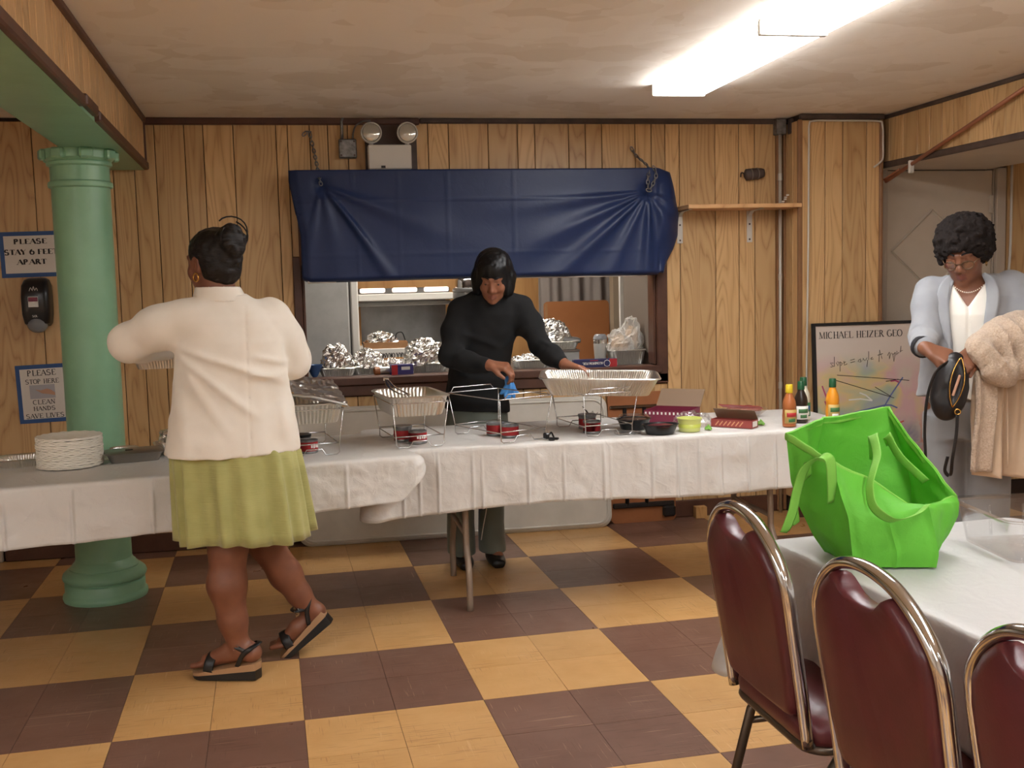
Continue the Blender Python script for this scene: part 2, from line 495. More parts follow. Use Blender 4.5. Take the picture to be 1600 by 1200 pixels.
# ------------------------------------------------------------------ floor, its tiles
CH = 2.365
GA = math.radians(2.612)
GM = Matrix.Rotation(GA, 4, 'Z')
b = MB().box((-.2, -2.4, -.056), (9.0, 13.2, .1))
floor = struct('floor', b, 'tile_joint')
TS = .305
tm = MB().box((0, 0, -.002), (TS - .0016, TS - .0016, .004))
tile_me = [mesh('tile', tm, 'tile_brown'), mesh('tile', tm, 'tile_tan')]
rest = [MB(), MB()]
for i in range(-15, 14):
    for j in range(-30, 21):
        c = GM @ Vector(((i + .5) * TS, (j + .5) * TS, 0))
        k = ((i // 2) + (j // 2)) % 2
        if not (-4.5 < c.x < 4.1 and -8.7 < c.y < 4.05): continue
        left = -1.45 - (c.y + .8) * .29 - .35
        right = .85 + (c.y + 1.3) * .52 + .45
        if -1.35 < c.y < 2.02 and left < c.x < right:
            o = link('tile', tile_me[k], floor, c)
            o.rotation_euler = (0, 0, GA)
        else:
            rest[k].box((c.x, c.y, -.002), (TS - .0016, TS - .0016, .004), X=Matrix.Translation(c) @ GM @ Matrix.Translation(-c))
for k in (0, 1):
    o = obj('tiles_beyond', rest[k], ('tile_brown', 'tile_tan')[k], floor); o['kind'] = 'stuff'

# ------------------------------------------------------------------ ceiling
struct('ceiling', MB().box((-.2, -3.4, CH + .05), (9.0, 10.9, .1)), 'ceiling_plaster')

# ------------------------------------------------------------------ back wall with serving hatch
WY = 1.92
def planks(parent, xs, z0, z1, y, th=.012, X=None, gap=.004, name='panel'):
    for a, c in zip(xs[:-1], xs[1:]):
        pc = Vector(((a + c) / 2, y + th / 2, (z0 + z1) / 2))
        if X is not None:
            o = link(name, mesh(name, MB().box((0, 0, 0), (c - a - gap, th, z1 - z0), bev=.0025), 'wood_panel'), parent)
            o.matrix_world = X @ Matrix.Translation(pc)
        else:
            link(name, mesh(name, MB().box((0, 0, 0), (c - a - gap, th, z1 - z0), bev=.0025), 'wood_panel'), parent, pc)
HX0, HX1, HZ0, HZ1 = -.565, 1.49, .925, 1.56
b = MB()
y0, y1 = WY + .01, WY + .12
def slab(bb, x0, x1, z0, z1): bb.box(((x0 + x1) / 2, (y0 + y1) / 2, (z0 + z1) / 2), (x1 - x0, y1 - y0, z1 - z0))
slab(b, -4.6, HX0, 0, CH); slab(b, HX1, 2.95, 0, CH); slab(b, 3.70, 4.2, 0, CH)
slab(b, HX0, HX1, 0, HZ0 - .012); slab(b, HX0, HX1, HZ1, CH); slab(b, 2.95, 3.70, 2.07, CH)
wall_back = struct('wall_back', b, 'groove')
XA = [-2.2, -1.93, -1.80, -1.66, -1.53, -1.42, -1.309, -1.154, -1.055, -.897, -.669, -.607]
planks(wall_back, XA, .10, 2.345, WY)
XM = [-.607, -.487, -.389, -.28, -.12, .04, .166, .282, .508, .678, .778, .977, 1.076, 1.174, 1.374, 1.471, 1.555]
planks(wall_back, XM, 1.60, 2.345, WY)
planks(wall_back, XM, .10, .815, WY)
planks(wall_back, [1.555, 1.642, 1.863, 2.011, 2.111, 2.245, 2.31], .10, 2.345, WY)
planks(wall_back, [2.80, 2.93], .0, 2.345, WY)
planks(wall_back, [2.93, 3.08, 3.3, 3.5, 3.72], 2.12, 2.345, WY)
planks(wall_back, [3.78, 3.95, 4.1], .1, 2.345, WY)

# hatch casing
wn = MB().box((HX0 + (HX1 - HX0) / 2, WY + .055, HZ0 - .008), (HX1 - HX0 + .02, .14, .016), bev=.003)
win = struct('window_1', wn, 'brown_trim')
def casing(name, c, d): obj(name, MB().box(c, d, bev=.005), 'brown_trim', win)
casing('window_jamb', (-.587, WY - .004, 1.20), (.045, .03, .745))
casing('window_jamb', (1.522, WY - .004, 1.20), (.066, .03, .745))
casing('window_jamb', (HX0 + .008, WY + .06, 1.245), (.016, .11, .63))
casing('window_jamb', (HX1 - .008, WY + .06, 1.245), (.016, .11, .63))
casing('window_apron', (.473, WY - .004, .851), (2.165, .03, .062))
casing('window_stool', (.473, WY - .012, .905), (2.08, .046, .044))
casing('window_head', (.473, WY - .004, 1.585), (2.165, .03, .05))

# baseboards and trims
b = MB().box(((-2.2 + 2.3) / 2, WY - .010, .052), (4.5, .02, .10), bev=.004)
struct('baseboard_back', b, 'brown_trim')
b = MB().box((-.63, WY - .012, 2.346), (1.5, .024, .038), bev=.006)
struct('trim_1', b, 'brown_trim')
b = MB().box((1.215, WY - .012, 2.350), (2.19, .024, .03), bev=.006)
struct('trim_2', b, 'dark_trim')

# boxed-in chase at the right with corner mouldings
ch = struct('wall_chase', MB().box((2.562, 1.826, CH / 2), (.506, .19, CH)), 'groove')
planks(ch, [2.308, 2.462, 2.572, 2.722, 2.818], .1, 2.33, 1.72)
SM = Matrix.Translation((2.306, 0, 0)) @ Matrix.Rotation(-PI / 2, 4, 'Z')
planks(ch, [-1.90, -1.80, -1.73], .1, 2.33, 0, X=Matrix.Translation((2.297, 0, 0)) @ Matrix.Rotation(-PI / 2, 4, 'Z'))
for i, (x, y, sx, sy) in enumerate(((2.255, 1.905, .03, .03), (2.292, 1.905, .02, .028), (2.305, 1.724, .026, .026), (2.812, 1.714, .022, .02))):
    struct('trim_%d' % (3 + i), MB().box((x, y, 1.17), (sx, sy, 2.33), bev=.006), 'mid_trim')
struct('trim_7', MB().box((2.56, 1.708, 2.348), (.53, .024, .03), bev=.005), 'dark_trim')
struct('baseboard_chase', MB().box((2.56, 1.705, .05), (.53, .02, .1), bev=.004), 'brown_trim')

# door in the back wall, right
dr = struct('door_1', MB().box((3.325, WY + .045, 1.03), (.735, .045, 2.06), bev=.003), 'beige_paint')
dm = Vector((3.28, WY + .018, 1.57))
for a, c in (((0, .25), (-.27, 0)), ((-.27, 0), (0, -.25)), ((0, -.25), (.27, 0)), ((.27, 0), (0, .25))):
    p, q = dm + Vector((a[0], 0, a[1])), dm + Vector((c[0], 0, c[1]))
    obj('diamond_moulding', MB().tube([p, q], (.008, .008), 4), 'beige_paint', dr)
obj('hinge', MB().box((3.682, WY + .015, 1.85), (.02, .02, .11), bev=.003), 'beige_paint', dr)
obj('hinge', MB().box((3.682, WY + .015, .35), (.02, .02, .11), bev=.003), 'beige_paint', dr)
kb = MB().lathe([(.012, 0), (.012, .02), (.028, .03), (.03, .045), (.022, .06)], 14, X=T((3.01, WY + .02, 1.0), rx=PI / 2))
obj('door_knob', kb, 'chrome', dr, smooth=40)
for nm, c, d in (('door_casing', (2.935, WY, 1.05), (.06, .03, 2.1)), ('door_casing', (3.735, WY, 1.05), (.065, .03, 2.1)), ('door_head', (3.335, WY, 2.095), (.865, .03, .06)),
                 ('door_jamb', (3.702, WY + .06, 1.035), (.014, .1, 2.07)), ('door_jamb', (2.957, WY + .06, 1.035), (.014, .1, 2.07))):
    obj(nm, MB().box(c, d, bev=.004), 'door_frame_paint', dr)
# casing of a doorway at the left edge
d2 = struct('door_2', MB().box((-2.72, WY + .02, 1.03), (.86, .04, 2.06), bev=.003), 'beige_paint')
for x in (-2.255, -3.185):
    obj('door_casing', MB().box((x, WY - .008, 1.05), (.09, .035, 2.1), bev=.006), 'door_frame_paint', d2)
obj('door_head', MB().box((-2.72, WY - .008, 2.135), (1.02, .035, .08), bev=.006), 'door_frame_paint', d2)
kb = MB().lathe([(.012, 0), (.012, .02), (.028, .03), (.03, .045), (.022, .06)], 14, X=T((-2.38, WY, 1.0), rx=PI / 2))
obj('door_knob', kb, 'brass', d2, smooth=40)

# other walls of the hall
struct('wall_left', MB().box((-4.55, -3.4, CH / 2), (.1, 10.7, CH)), 'hall_paint')
struct('wall_right', MB().box((4.15, -3.4, CH / 2), (.1, 10.7, CH)), 'hall_paint')
struct('wall_front', MB().box((-.2, -8.8, CH / 2), (8.8, .1, CH)), 'hall_paint')

# left beam soffit over the column: panelled side, green underside
SL = Matrix.Translation((-1.372, 1.92, 0)) @ Matrix.Rotation(math.radians(2.6), 4, 'Z')
SB = 2.098
sf = MB().box((-.13, -4.0, (SB + CH) / 2 + .004), (.235, 7.98, CH - SB - .012), X=SL)
sof = struct('wall_soffit_left', sf, 'groove')
SR = SL @ Matrix.Rotation(PI / 2, 4, 'Z')
xs = [-6.0]
rr = random.Random(4)
while xs[-1] < -.02: xs.append(xs[-1] + rr.choice([.07, .09, .11, .14]))
xs[-1] = -.004
planks(sof, xs, SB + .01, CH - .005, -.012, X=SR)
obj('soffit_underside', MB().box((-.125, -4.0, SB - .002), (.262, 7.98, .016), X=SL), 'green_paint', sof)
# bottom angle moulding, broken in one place
for a, c, dz in ((-.01, -1.72, 0), (-1.76, -2.02, .012), (-2.06, -5.9, 0)):
    obj('bottom_moulding', MB().box((.014, (a + c) / 2, SB + .012 + dz), (.03, abs(c - a), .042), bev=.006, X=SL), 'brown_trim', sof)
obj('top_moulding', MB().box((.014, -4.0, CH - .012), (.03, 7.98, .03), bev=.006, X=SL), 'brown_trim', sof)
obj('corner_moulding', MB().box((.010, -.014, (SB + CH) / 2), (.022, .028, CH - SB - .01), bev=.005, X=SL), 'brown_trim', sof)

# right soffit
b = MB().box((3.25, -3.4, (2.06 + CH) / 2), (.74, 10.6, CH - 2.06))
so2 = struct('wall_soffit_right', b, 'beige_paint')
S2 = Matrix.Translation((2.868, 1.92, 0)) @ Matrix.Rotation(-PI / 2, 4, 'Z')
xs = [.01]
rr = random.Random(9)
while xs[-1] < 5.6: xs.append(xs[-1] + rr.choice([.10, .12, .15, .19]))
planks(so2, xs, 2.09, CH - .012, -.002, X=S2)
obj('bottom_moulding', MB().box((2.862, -1.0, 2.075), (.026, 5.8, .035), bev=.004), 'dark_trim', so2)
obj('top_moulding', MB().box((2.862, -1.0, CH - .012), (.02, 5.8, .022), bev=.004), 'dark_trim', so2)

# ------------------------------------------------------------------ fluorescent ceiling fixtures
def emit(name, col, st):
    s = N(name); s.set(col=(240, 240, 236), rough=.5)
    s.b.inputs['Emission Color'].default_value = (*col, 1); s.b.inputs['Emission Strength'].default_value = st
    return s.m
emit('lens_glow', LAMP_COL, LAMP * 1.15); emit('lens_glow_side', LAMP_COL, LAMP * .9); emit('lens_glow_fill', LAMP_COL, LAMP_FILL); emit('lens_glow_kitchen', (1, .95, .88), LAMP_KITCHEN)
def fixture(x, y, z, label, lens, L=1.235, W=.26, rz=0, group='fluorescent ceiling fixtures'):
    t = thing('ceiling_light', label, 'light', (x, y, z), rz, group)
    obj('housing', MB().box((0, 0, -.006), (W * .8, L - .01, .012), bev=.003), 'white_metal', t)
    pr = rrect(W, L, .012, 3)
    def ring(s, s2, zz): return [(a * s, c * s2, zz) for a, c in pr]
    obj('lens', MB().loft([ring(1, 1, -.0405), ring(.97, .998, -.047), ring(.9, .99, -.051)]), lens, t)
    obj('lens_side', MB().loft([ring(.86, .998, -.0125), ring(.98, 1, -.020), ring(1, 1, -.03), ring(1, 1, -.04)]), lens + '_side' if lens == 'lens_glow' else lens, t)
    for s in (-1, 1):
        obj('end_cap', MB().box((0, s * (L / 2 + .006), -.028), (W + .006, .010, .054), bev=.003), 'white_metal', t)
    return t
fixture(1.272, .235, CH, 'glowing long fluorescent panel nearest the serving hatch wall', 'lens_glow')
fixture(1.272, -1.03, CH, 'glowing fluorescent panel cut off by the top edge of the photo', 'lens_glow')
for x, y in ((1.272, -3.3), (-2.6, -3.4), (-2.6, -4.66), (-.8, -5.4), (-.8, -6.66), (2.0, -6.2)):  # unseen panels, added to brighten the hall and even out its light
    fixture(x, y, CH, 'unseen fill panel added on the ceiling behind the viewer', 'lens_glow_fill', group='added fill panels behind the viewer')
# ------------------------------------------------------------------ materials of the things
def foil_mat(name, col, rough=.24):
    s = N(name)
    v = s.coords()
    s.bump(s.noise(v, 70, 4, .7), .5, .004)
    return s.set(col=col, rough=rough, metal=1.0)
foil_mat('foil', (232, 230, 226), .22)
foil_mat('foil_pan', (224, 220, 212), .3)
M('foil_smooth', (214, 212, 208), .3, 1.0, bump=(14, .3, .004))
M('dull_pan', (150, 146, 140), .38, .9)
def cloth_mat(name, col, rough=.35, tr=.12, bs=26, st=.35, ridge_amt=4.0):
    s = N(name)
    v = s.coords()
    h = s.noise(v, bs, 4, .65, .8)
    rd = s.noise(v, bs * .3, 2, .5, .5)
    sb = s.n('ShaderNodeMath', operation='SUBTRACT', i_1=.5); s.l(rd, sb.inputs[0])
    ab = s.n('ShaderNodeMath', operation='ABSOLUTE'); s.l(sb.outputs[0], ab.inputs[0])
    mn = s.n('ShaderNodeMath', operation='MINIMUM', i_1=.07); s.l(ab.outputs[0], mn.inputs[0])
    ml = s.n('ShaderNodeMath', operation='MULTIPLY_ADD', i_1=-ridge_amt); s.l(mn.outputs[0], ml.inputs[0]); s.l(h, ml.inputs[2])
    s.bump(ml.outputs[0], st, .006)
    s.set(col=col, rough=rough, spec=.35)
    t = s.n('ShaderNodeBsdfTranslucent'); t.inputs[0].default_value = lin(col)
    mx = s.n('ShaderNodeMixShader'); mx.inputs[0].default_value = tr
    s.l(s.b.outputs[0], mx.inputs[1]); s.l(t.outputs[0], mx.inputs[2]); s.l(mx.outputs[0], s.out.inputs[0])
    return s.m
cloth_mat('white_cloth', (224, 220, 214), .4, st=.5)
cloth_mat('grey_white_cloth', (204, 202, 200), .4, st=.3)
cloth_mat('blue_plastic', (32, 48, 88), .42, .03, 9, .25, 3.0)
cloth_mat('green_fabric', (112, 200, 66), .6, .25, 26, .4, 5.0)
cloth_mat('green_strap', (138, 204, 84), .65, .12, 300, .2, 0.0)
def clear_mat(name, col=(245, 245, 245), alpha=.1, rough=.06, milky=False):
    s = N(name)
    s.set(col=col, rough=rough, spec=.6)
    surf = s.b.outputs[0]
    if not milky:
        gl = s.n('ShaderNodeBsdfGlossy'); gl.inputs['Roughness'].default_value = rough; surf = gl.outputs[0]
    t = s.n('ShaderNodeBsdfTransparent')
    mx = s.n('ShaderNodeMixShader')
    fr = s.n('ShaderNodeLayerWeight'); fr.inputs[0].default_value = .35
    mr = s.n('ShaderNodeMapRange'); mr.inputs['To Min'].default_value = alpha; mr.inputs['To Max'].default_value = min(1, alpha + .5)
    s.l(fr.outputs['Facing'], mr.inputs[0]); s.l(mr.outputs[0], mx.inputs[0])
    s.l(t.outputs[0], mx.inputs[1]); s.l(surf, mx.inputs[2]); s.l(mx.outputs[0], s.out.inputs[0])
    return s.m
clear_mat('clear_plastic', alpha=.05)
clear_mat('cloudy_film', (240, 238, 232), .3, .2, True)
clear_mat('grey_lens', (150, 152, 156), .75, .15, True)
M('ink', (38, 30, 28), .7); M('paper', (222, 214, 204), .7); M('sign_blue', (48, 84, 138), .6)
M('paper_plate', (244, 238, 226), .7, var=(60, (236, 228, 212)))
M('cardboard', (176, 130, 88), .75, var=(20, (164, 118, 78)))
M('grey_card', (126, 102, 80), .75)
M('red_print', (176, 40, 44), .5); M('magenta_print', (120, 38, 62), .5); M('purple_print', (58, 52, 112), .45); M('navy_print', (38, 40, 86), .45)
M('white_print', (228, 224, 216), .55); M('black_print', (26, 22, 22), .5); M('lime', (196, 206, 92), .35)
M('lime_wall', (210, 216, 130), .3); M('lettuce', (110, 160, 60), .5); M('black_bowl', (30, 31, 33), .3)
M('brown_board', (160, 100, 58), .5, var=(6, (148, 90, 50))); M('table_grey', (150, 132, 116), .5, .3); M('table_white', (212, 206, 194), .45, var=(5, (200, 194, 182)))
M('burgundy_vinyl', (86, 34, 38), .36, var=(12, (76, 28, 32)), bump=(160, .12, .002)); M('dark_chrome', (150, 140, 128), .2, 1.0); M('leg_bronze', (92, 82, 72), .35, .8)
M('label_tan', (206, 150, 110), .6); M('tongs', (190, 188, 184), .2, 1.0); M('blue_cloth', (74, 110, 160), .7); M('kraft_red', (150, 66, 60), .6)
M('skin_photo', (196, 150, 122), .6); M('photo_grey', (176, 172, 176), .6)
M('sauce', (176, 104, 58), .3); M('orange_sauce', (232, 152, 40), .3); M('ranch', (226, 218, 196), .35); M('dark_sauce', (44, 32, 24), .3)
M('yellow_cap', (226, 196, 44), .4); M('green_cap', (28, 84, 50), .4)
M('lamp_glass', (200, 196, 186), .1, .6)

# ------------------------------------------------------------------ green cast-iron column
cl = thing('column', 'round green painted iron column with moulded base and capital', 'column', (-1.53, 1.085, 0))
obj('base', MB().lathe([(.188, 0), (.192, .012), (.190, .026), (.182, .034), (.181, .040), (.181, .080), (.178, .084), (.172, .086), (.172, .090), (.186, .098), (.190, .110), (.186, .124), (.172, .138), (.160, .144), (.156, .146), (.156, .152), (.146, .158), (.143, .166), (.133, .176), (.127, .188)], 56), 'green_paint', cl, 40)
obj('shaft', MB().lathe([(.1265, .186), (.1265, 1.2), (.128, 1.925)], 40), 'green_paint', cl, 40)
cap = obj('capital', MB().lathe([(.128, 1.915), (.139, 1.92), (.141, 1.93), (.139, 1.942), (.129, 1.948), (.129, 2.012), (.142, 2.018), (.142, 2.03), (.136, 2.036), (.15, 2.048), (.152, 2.088)], 48), 'green_paint', cl, 40)
for k in range(8):
    a = k * PI / 4 + PI / 8
    obj('capital_block', MB().box((0, .158, 2.064), (.062, .03, .048), bev=.008, X=Matrix.Rotation(a, 4, 'Z')), 'green_paint', cap)

# ------------------------------------------------------------------ paper signs
def sign(label, x0, x1, z0, z1, tilt, lines, bw=.022):
    w, h = x1 - x0, z1 - z0
    t = thing('wall_sign', label, 'sign', ((x0 + x1) / 2, WY - .001, z0))
    X = Matrix.Translation((0, 0, h / 2)) @ Matrix.Rotation(tilt, 4, 'Y') @ Matrix.Translation((0, 0, -h / 2))
    obj('border', MB().box((0, -.0015, h / 2), (w, .003, h), X=X), 'sign_blue', t)
    obj('sheet', MB().box((0, -.0038, h / 2), (w - 2 * bw, .0014, h - 2 * bw), X=X), 'paper', t)
    b = MB()
    for tx, z, hh, wd, th in lines:
        text(b, tx, X @ Matrix.Translation((-wd / 2, -.0046, z)), hh, th, .07, width=wd)
    obj('lettering', b, 'ink', t)
    return t, X
sign('blue bordered paper sign asking to stay 6 feet apart', -2.122, -1.812, 1.531, 1.772, math.radians(-.8),
     [('PLEASE', .176, .026, .165, .34), ('STAY 6 FEET', .120, .027, .268, .34), ('APART', .068, .026, .145, .34)])
t, X = sign('blue bordered paper sign about clean hands beside the column', -2.085, -1.822, .75, 1.064, math.radians(-1.6),
     [('PLEASE', .255, .030, .145, .16), ('STOP HERE', .212, .024, .17, .15), ('CLEAN', .100, .024, .112, .15), ('HANDS', .066, .022, .112, .18), ('SAVE LIVES', .026, .024, .195, .16)])
ph = obj('photo_print', MB().box((-.003, -.0048, .168), (.128, .0008, .074), X=X), 'photo_grey', t)
hp = [(-.04, .182), (-.01, .175), (.02, .183), (.04, .176), (.06, .16), (.06, .145), (.03, .152), (-.005, .158), (-.02, .168)]
obj('hand_print', MB().prism([(a, c) for a, c in hp][::-1], -.0062, -.0050, 'xz', X=X), 'skin_photo', t)

# ------------------------------------------------------------------ soap dispenser
t = thing('soap_dispenser', 'black wall-mounted soap dispenser with grey push lens', 'dispenser', (-1.945, WY, 1.235))
L = []
for z, w, d in ((.035, .105, .06), (.05, .128, .085), (.10, .142, .098), (.19, .144, .10), (.25, .138, .092), (.28, .118, .07), (.291, .085, .04)):
    pr = rrect(w, d * 2, min(.03, w * .3, d * .6), 4)
    L.append([(a, min(c, 0) - .001, z) for a, c in pr])
obj('housing', MB().loft(L), 'black_plastic', t, 35)
obj('push_lens', MB().sphere((0, -.058, .045), (.052, .05, .045), 18, 10), 'grey_lens', t, True)
obj('window', MB().box((-.005, -.1012, .165), (.05, .004, .055), bev=.001), 'white_print', t)
obj('label_patch', MB().box((-.005, -.1036, .178), (.046, .002, .022)), 'magenta_print', t)
b = MB()
text(b, 'SOL', T((-.014, -.1015, .085)), .010, .2, .1, m=0); obj('lettering', b, 'white_print', t)
b = MB().tube(smooth_path([(-.022, -.1, .222), (-.014, -.1, .240), (-.006, -.1, .224), (.0, -.1, .246), (.006, -.1, .224), (.014, -.1, .238), (.02, -.1, .222)], 3), .0014, 5)
obj('logo', b, 'white_print', t)

# ------------------------------------------------------------------ emergency light, junction box
t = thing('emergency_light', 'white twin-head emergency light above the blue cover', 'light', (-.055, WY, 2.0))
obj('backing_board', MB().box((.012, -.009, .219), (.288, .014, .292), bev=.002), 'dark_trim', t)
obj('case', MB().box((-.002, -.06, .142), (.238, .085, .134), bev=.006), 'white_metal', t)
obj('indicator', MB().box((-.04, -.1035, .088), (.024, .003, .014)), 'black_print', t)
for x in (-.10, .098):
    h = obj('lamp_head', MB().lathe([(.03, .0), (.05, .02), (.058, .045), (.0585, .06), (.054, .066), (.05, .062)], 24, X=T((x, -.05, .272), rx=PI / 2)), 'white_plastic', t, 40)
    obj('reflector', MB().lathe([(.051, .063), (.044, .066), (.025, .069), (.006, .071)], 20, X=T((x, -.05, .272), rx=PI / 2)), 'lamp_glass', h, True)
    obj('stem', MB().tube([(x, -.055, .2), (x, -.055, .235)], .012, 8), 'white_plastic', h)
t = thing('junction_box', 'galvanised square junction box with conduit left of the emergency light', 'electrical box', (-.283, WY, 2.143))
obj('box', MB().box((0, -.026, .052), (.098, .05, .104), bev=.006), 'galv', t)
obj('cover', MB().box((0, -.053, .052), (.09, .004, .096), bev=.002), 'galv', t)
for a, c in ((-.036, .014), (.036, .014), (-.036, .09), (.036, .09)):
    obj('screw', MB().lathe([(.006, 0), (.006, .003)], 8, X=T((a, -.0545, c), rx=PI / 2)), 'dark_trim', t)
obj('conduit', MB().tube([(-.028, -.022, .1), (-.028, -.022, .2), (-.02, -.02, .221)], .0085, 8), 'galv', t, True)
obj('cable', MB().tube(smooth_path([(.03, -.022, .1), (.034, -.022, .14), (.05, -.025, .178), (.085, -.03, .20), (.13, -.035, .205)]), .005, 6), 'galv', t, True)

# ------------------------------------------------------------------ blue plastic cover on the raised hatch shutter
def fan(px, pz, x, z, ang, wid, L, amp):
    dx, dz = x - px, z - pz
    r = np.hypot(dx, dz) + 1e-6
    a = np.arctan2(dz, dx)
    d = (a - math.radians(ang) + PI) % (2 * PI) - PI
    return amp * np.exp(-(d / math.radians(wid)) ** 2) * np.clip(r / .08, 0, 1) * np.exp(-(r / L) ** 2)
def banner_pt(u, v):
    # u along the width then round the right end, v from the top edge down
    z = 2.068 - v * .605
    x = -.607 + u * 2.25
    y = 1.765
    if x > 1.46:
        k = (x - 1.46) / .183
        ln = v
        x = 1.46 + math.sin(k * 1.5) * float(np.interp(ln, [0, .15, .4, .6, .72, .85, 1], [.10, .125, .16, .145, .115, .07, .035]))
        y = 1.765 + .13 * (1 - math.cos(k * 1.5)) + .012 * math.sin(v * 9 + k * 5)
        z -= .02 * math.sin(k * 2)
        z = max(z, 1.463 + (.06 * k if k > .3 else 0) + (.02 * math.sin(k * 9)))
    d = 0.0
    for a, wd, L, am in ((-55, 3.5, .55, .034), (-22, 7, .7, .016), (-85, 9, .4, .014), (-110, 6, .4, .012)):
        d += fan(-.44, 1.985, x, z, a, wd, L, am)
    for a, wd, L, am in ((186, 4, .6, .016), (203, 5, .75, .02), (221, 4.5, .8, .026), (243, 5, .5, .016), (268, 5, .6, .03), (300, 9, .3, .02), (330, 9, .2, .014)):
        d += fan(1.40, 1.935, x, z, a, wd, L, am)
    d -= .028 * math.exp(-(((x - 1.40) ** 2 + (z - 1.935) ** 2) / .0016)) + .026 * math.exp(-(((x + .44) ** 2 + (z - 1.985) ** 2) / .0012))
    d += .0035 * math.exp(-((z - 1.905) / .006) ** 2) + .0025 * math.exp(-((z - 1.605) / .005) ** 2)
    for xc in (-.27, -.02, .25, .62): d += .002 * math.exp(-((x - xc) / .006) ** 2)
    d += .010 * float(vn(np.array([x, 0.0, z]), 5.0, 1) - .5)
    sag = .014 * math.sin(max(0, min(1, (x + .6) / 2.0)) * PI)
    if v > .97: y += .03 * (v - .97) / .03
    if x < -.56: z += .02 * ((-.56 - x) / .05) * (v > .4); y += .02 * ((-.56 - x) / .05)
    xl = x
    if u < .25: xl = x + .05 * max(0, min(1, (v - .1) / .5)) * (1 - u / .25)
    return (xl, y - d, z + sag * v * .4)
t = thing('hatch_cover', 'wrinkled dark blue plastic tablecloth draped over the raised hatch shutter', 'cover', (.45, 1.84, 1.46))
obj('plastic_sheet', MB().grid(banner_pt, 200, 66, th=.003), 'blue_plastic', t, True, world=True)
obj('shutter_board', MB().box((.42, 1.845, 1.80), (1.98, .09, .50), bev=.01), 'brown_trim', t, world=True)
obj('white_hem', MB().tube(smooth_path([(-.53, 1.79, 1.466), (0, 1.80, 1.474), (.4, 1.80, 1.472), (.9, 1.80, 1.466), (1.4, 1.80, 1.462)]), (.007, .007), 6), 'paper', t, True, world=True)
def chain(label, pts, wire=.0032):
    b = MB(); P = smooth_path(pts, 8)
    d = [0]
    for a, c in zip(P[:-1], P[1:]): d.append(d[-1] + (c - a).length)
    n = int(d[-1] / .023)
    for k in range(n):
        s = (k + .5) / n * d[-1]
        i = max(j for j in range(len(d)) if d[j] <= s); i = min(i, len(P) - 2)
        tg = (P[i + 1] - P[i]).normalized(); c = P[i] + tg * (s - d[i])
        up = Vector((0, 1, 0)) if k % 2 else Vector((1, 0, 0))
        sd = (up - tg * up.dot(tg)).normalized()
        ring = [c + tg * (.0165 * math.cos(q)) + sd * (.0085 * math.sin(q)) for q in [2 * PI * e / 12 for e in range(12)]]
        b.tube(ring, wire, 5, closed=True)
    return solo('chain', b, 'galv', label, 'chain', 'shutter chains', True)
chain('thin steel chain holding the left end of the blue cover', [(-.522, 1.905, 2.272), (-.49, 1.905, 2.288), (-.47, 1.89, 2.2), (-.45, 1.80, 2.07), (-.437, 1.742, 1.985)])
chain('steel chain bunching the right end of the blue cover', [(1.345, 1.905, 2.20), (1.37, 1.885, 2.15), (1.41, 1.79, 2.075), (1.392, 1.742, 2.0), (1.396, 1.735, 1.94), (1.44, 1.742, 2.02), (1.432, 1.76, 2.075)])

# ------------------------------------------------------------------ shelf, brackets, conduit, cords
t = thing('wall_shelf', 'narrow wooden wall shelf right of the blue cover', 'shelf', (1.94, WY, 1.60))
obj('board', MB().box((.02, -.116, .243), (.69, .225, .024), bev=.003), 'shelf_wood', t)
for x in (-.30, .135):
    b = MB().box((x, -.004, .135), (.034, .004, .185), bev=.001)
    br = obj('bracket', b, 'white_metal', t)
    obj('bracket_arm', MB().tube([(x, -.006, .20), (x, -.05, .224), (x, -.19, .229)], (.003, .012), 8, flat=(0, 0, 1)), 'white_metal', br)
    for z in (.06, .15): obj('screw', MB().lathe([(.006, 0), (.005, .003)], 8, X=T((x, -.006, z), rx=PI / 2)), 'dark_trim', br)
b = MB()
for k in range(5): b.box((2.232 + k * .008, 1.80 + .01 * (k % 2), 1.861 + k * .012), (.016, .014, .008), X=None, bev=.002)
solo('paper_scrap', b, 'paper', 'small white paper scrap standing on the end of the wall shelf', 'paper')
t = thing('wall_fixture', 'small dark strapped gadget on the wall above the wooden shelf', 'wall fixture', (2.094, WY, 2.0))
X = T((0, -.03, .042), ry=math.radians(-6))
obj('body', MB().loft([[(x, r * math.cos(a), r2 * math.sin(a)) for a in [2 * PI * q / 16 for q in range(16)]] for x, r, r2 in ((-.062, .012, .014), (-.05, .026, .034), (.0, .028, .034), (.045, .027, .03), (.062, .02, .024))], X=X), 'dark_trim', t, True)
for x in (-.02, .02): obj('strap', MB().lathe([(.0345, -.003), (.0345, .003)], 16, X=X @ T((x, 0, 0), ry=PI / 2)), 'grey_trim', t)
obj('hook', MB().tube(smooth_path([(-.06, -.03, .045), (-.078, -.028, .05), (-.075, -.01, .03), (-.07, 0, .03)]), .004, 6), 'dark_trim', t)
t = thing('conduit_pipe', 'thin grey metal conduit running down the wall corner', 'pipe', (2.245, 1.86, 0))
obj('pipe', MB().tube([(0, 0, .0), (.0, 0, 2.27)], .0095, 10), 'conduit_grey', t, True)
for z in (.78, 1.43, 2.02):
    obj('coupling', MB().lathe([(.0125, -.02), (.0125, .02)], 10, c=(0, 0, z)), 'conduit_grey', t, 40)
obj('switch_box', MB().box((.005, .016, 2.312), (.06, .06, .09), bev=.005), 'galv', t)
obj('switch_box', MB().box((.072, -.02, 2.312), (.05, .05, .09), bev=.005), 'dark_trim', t)
def cord(name, label, pts, r, mat, cat='cord'):
    return solo(name, MB().tube(smooth_path(pts, 5), r, 8), mat, label, cat, None, True)
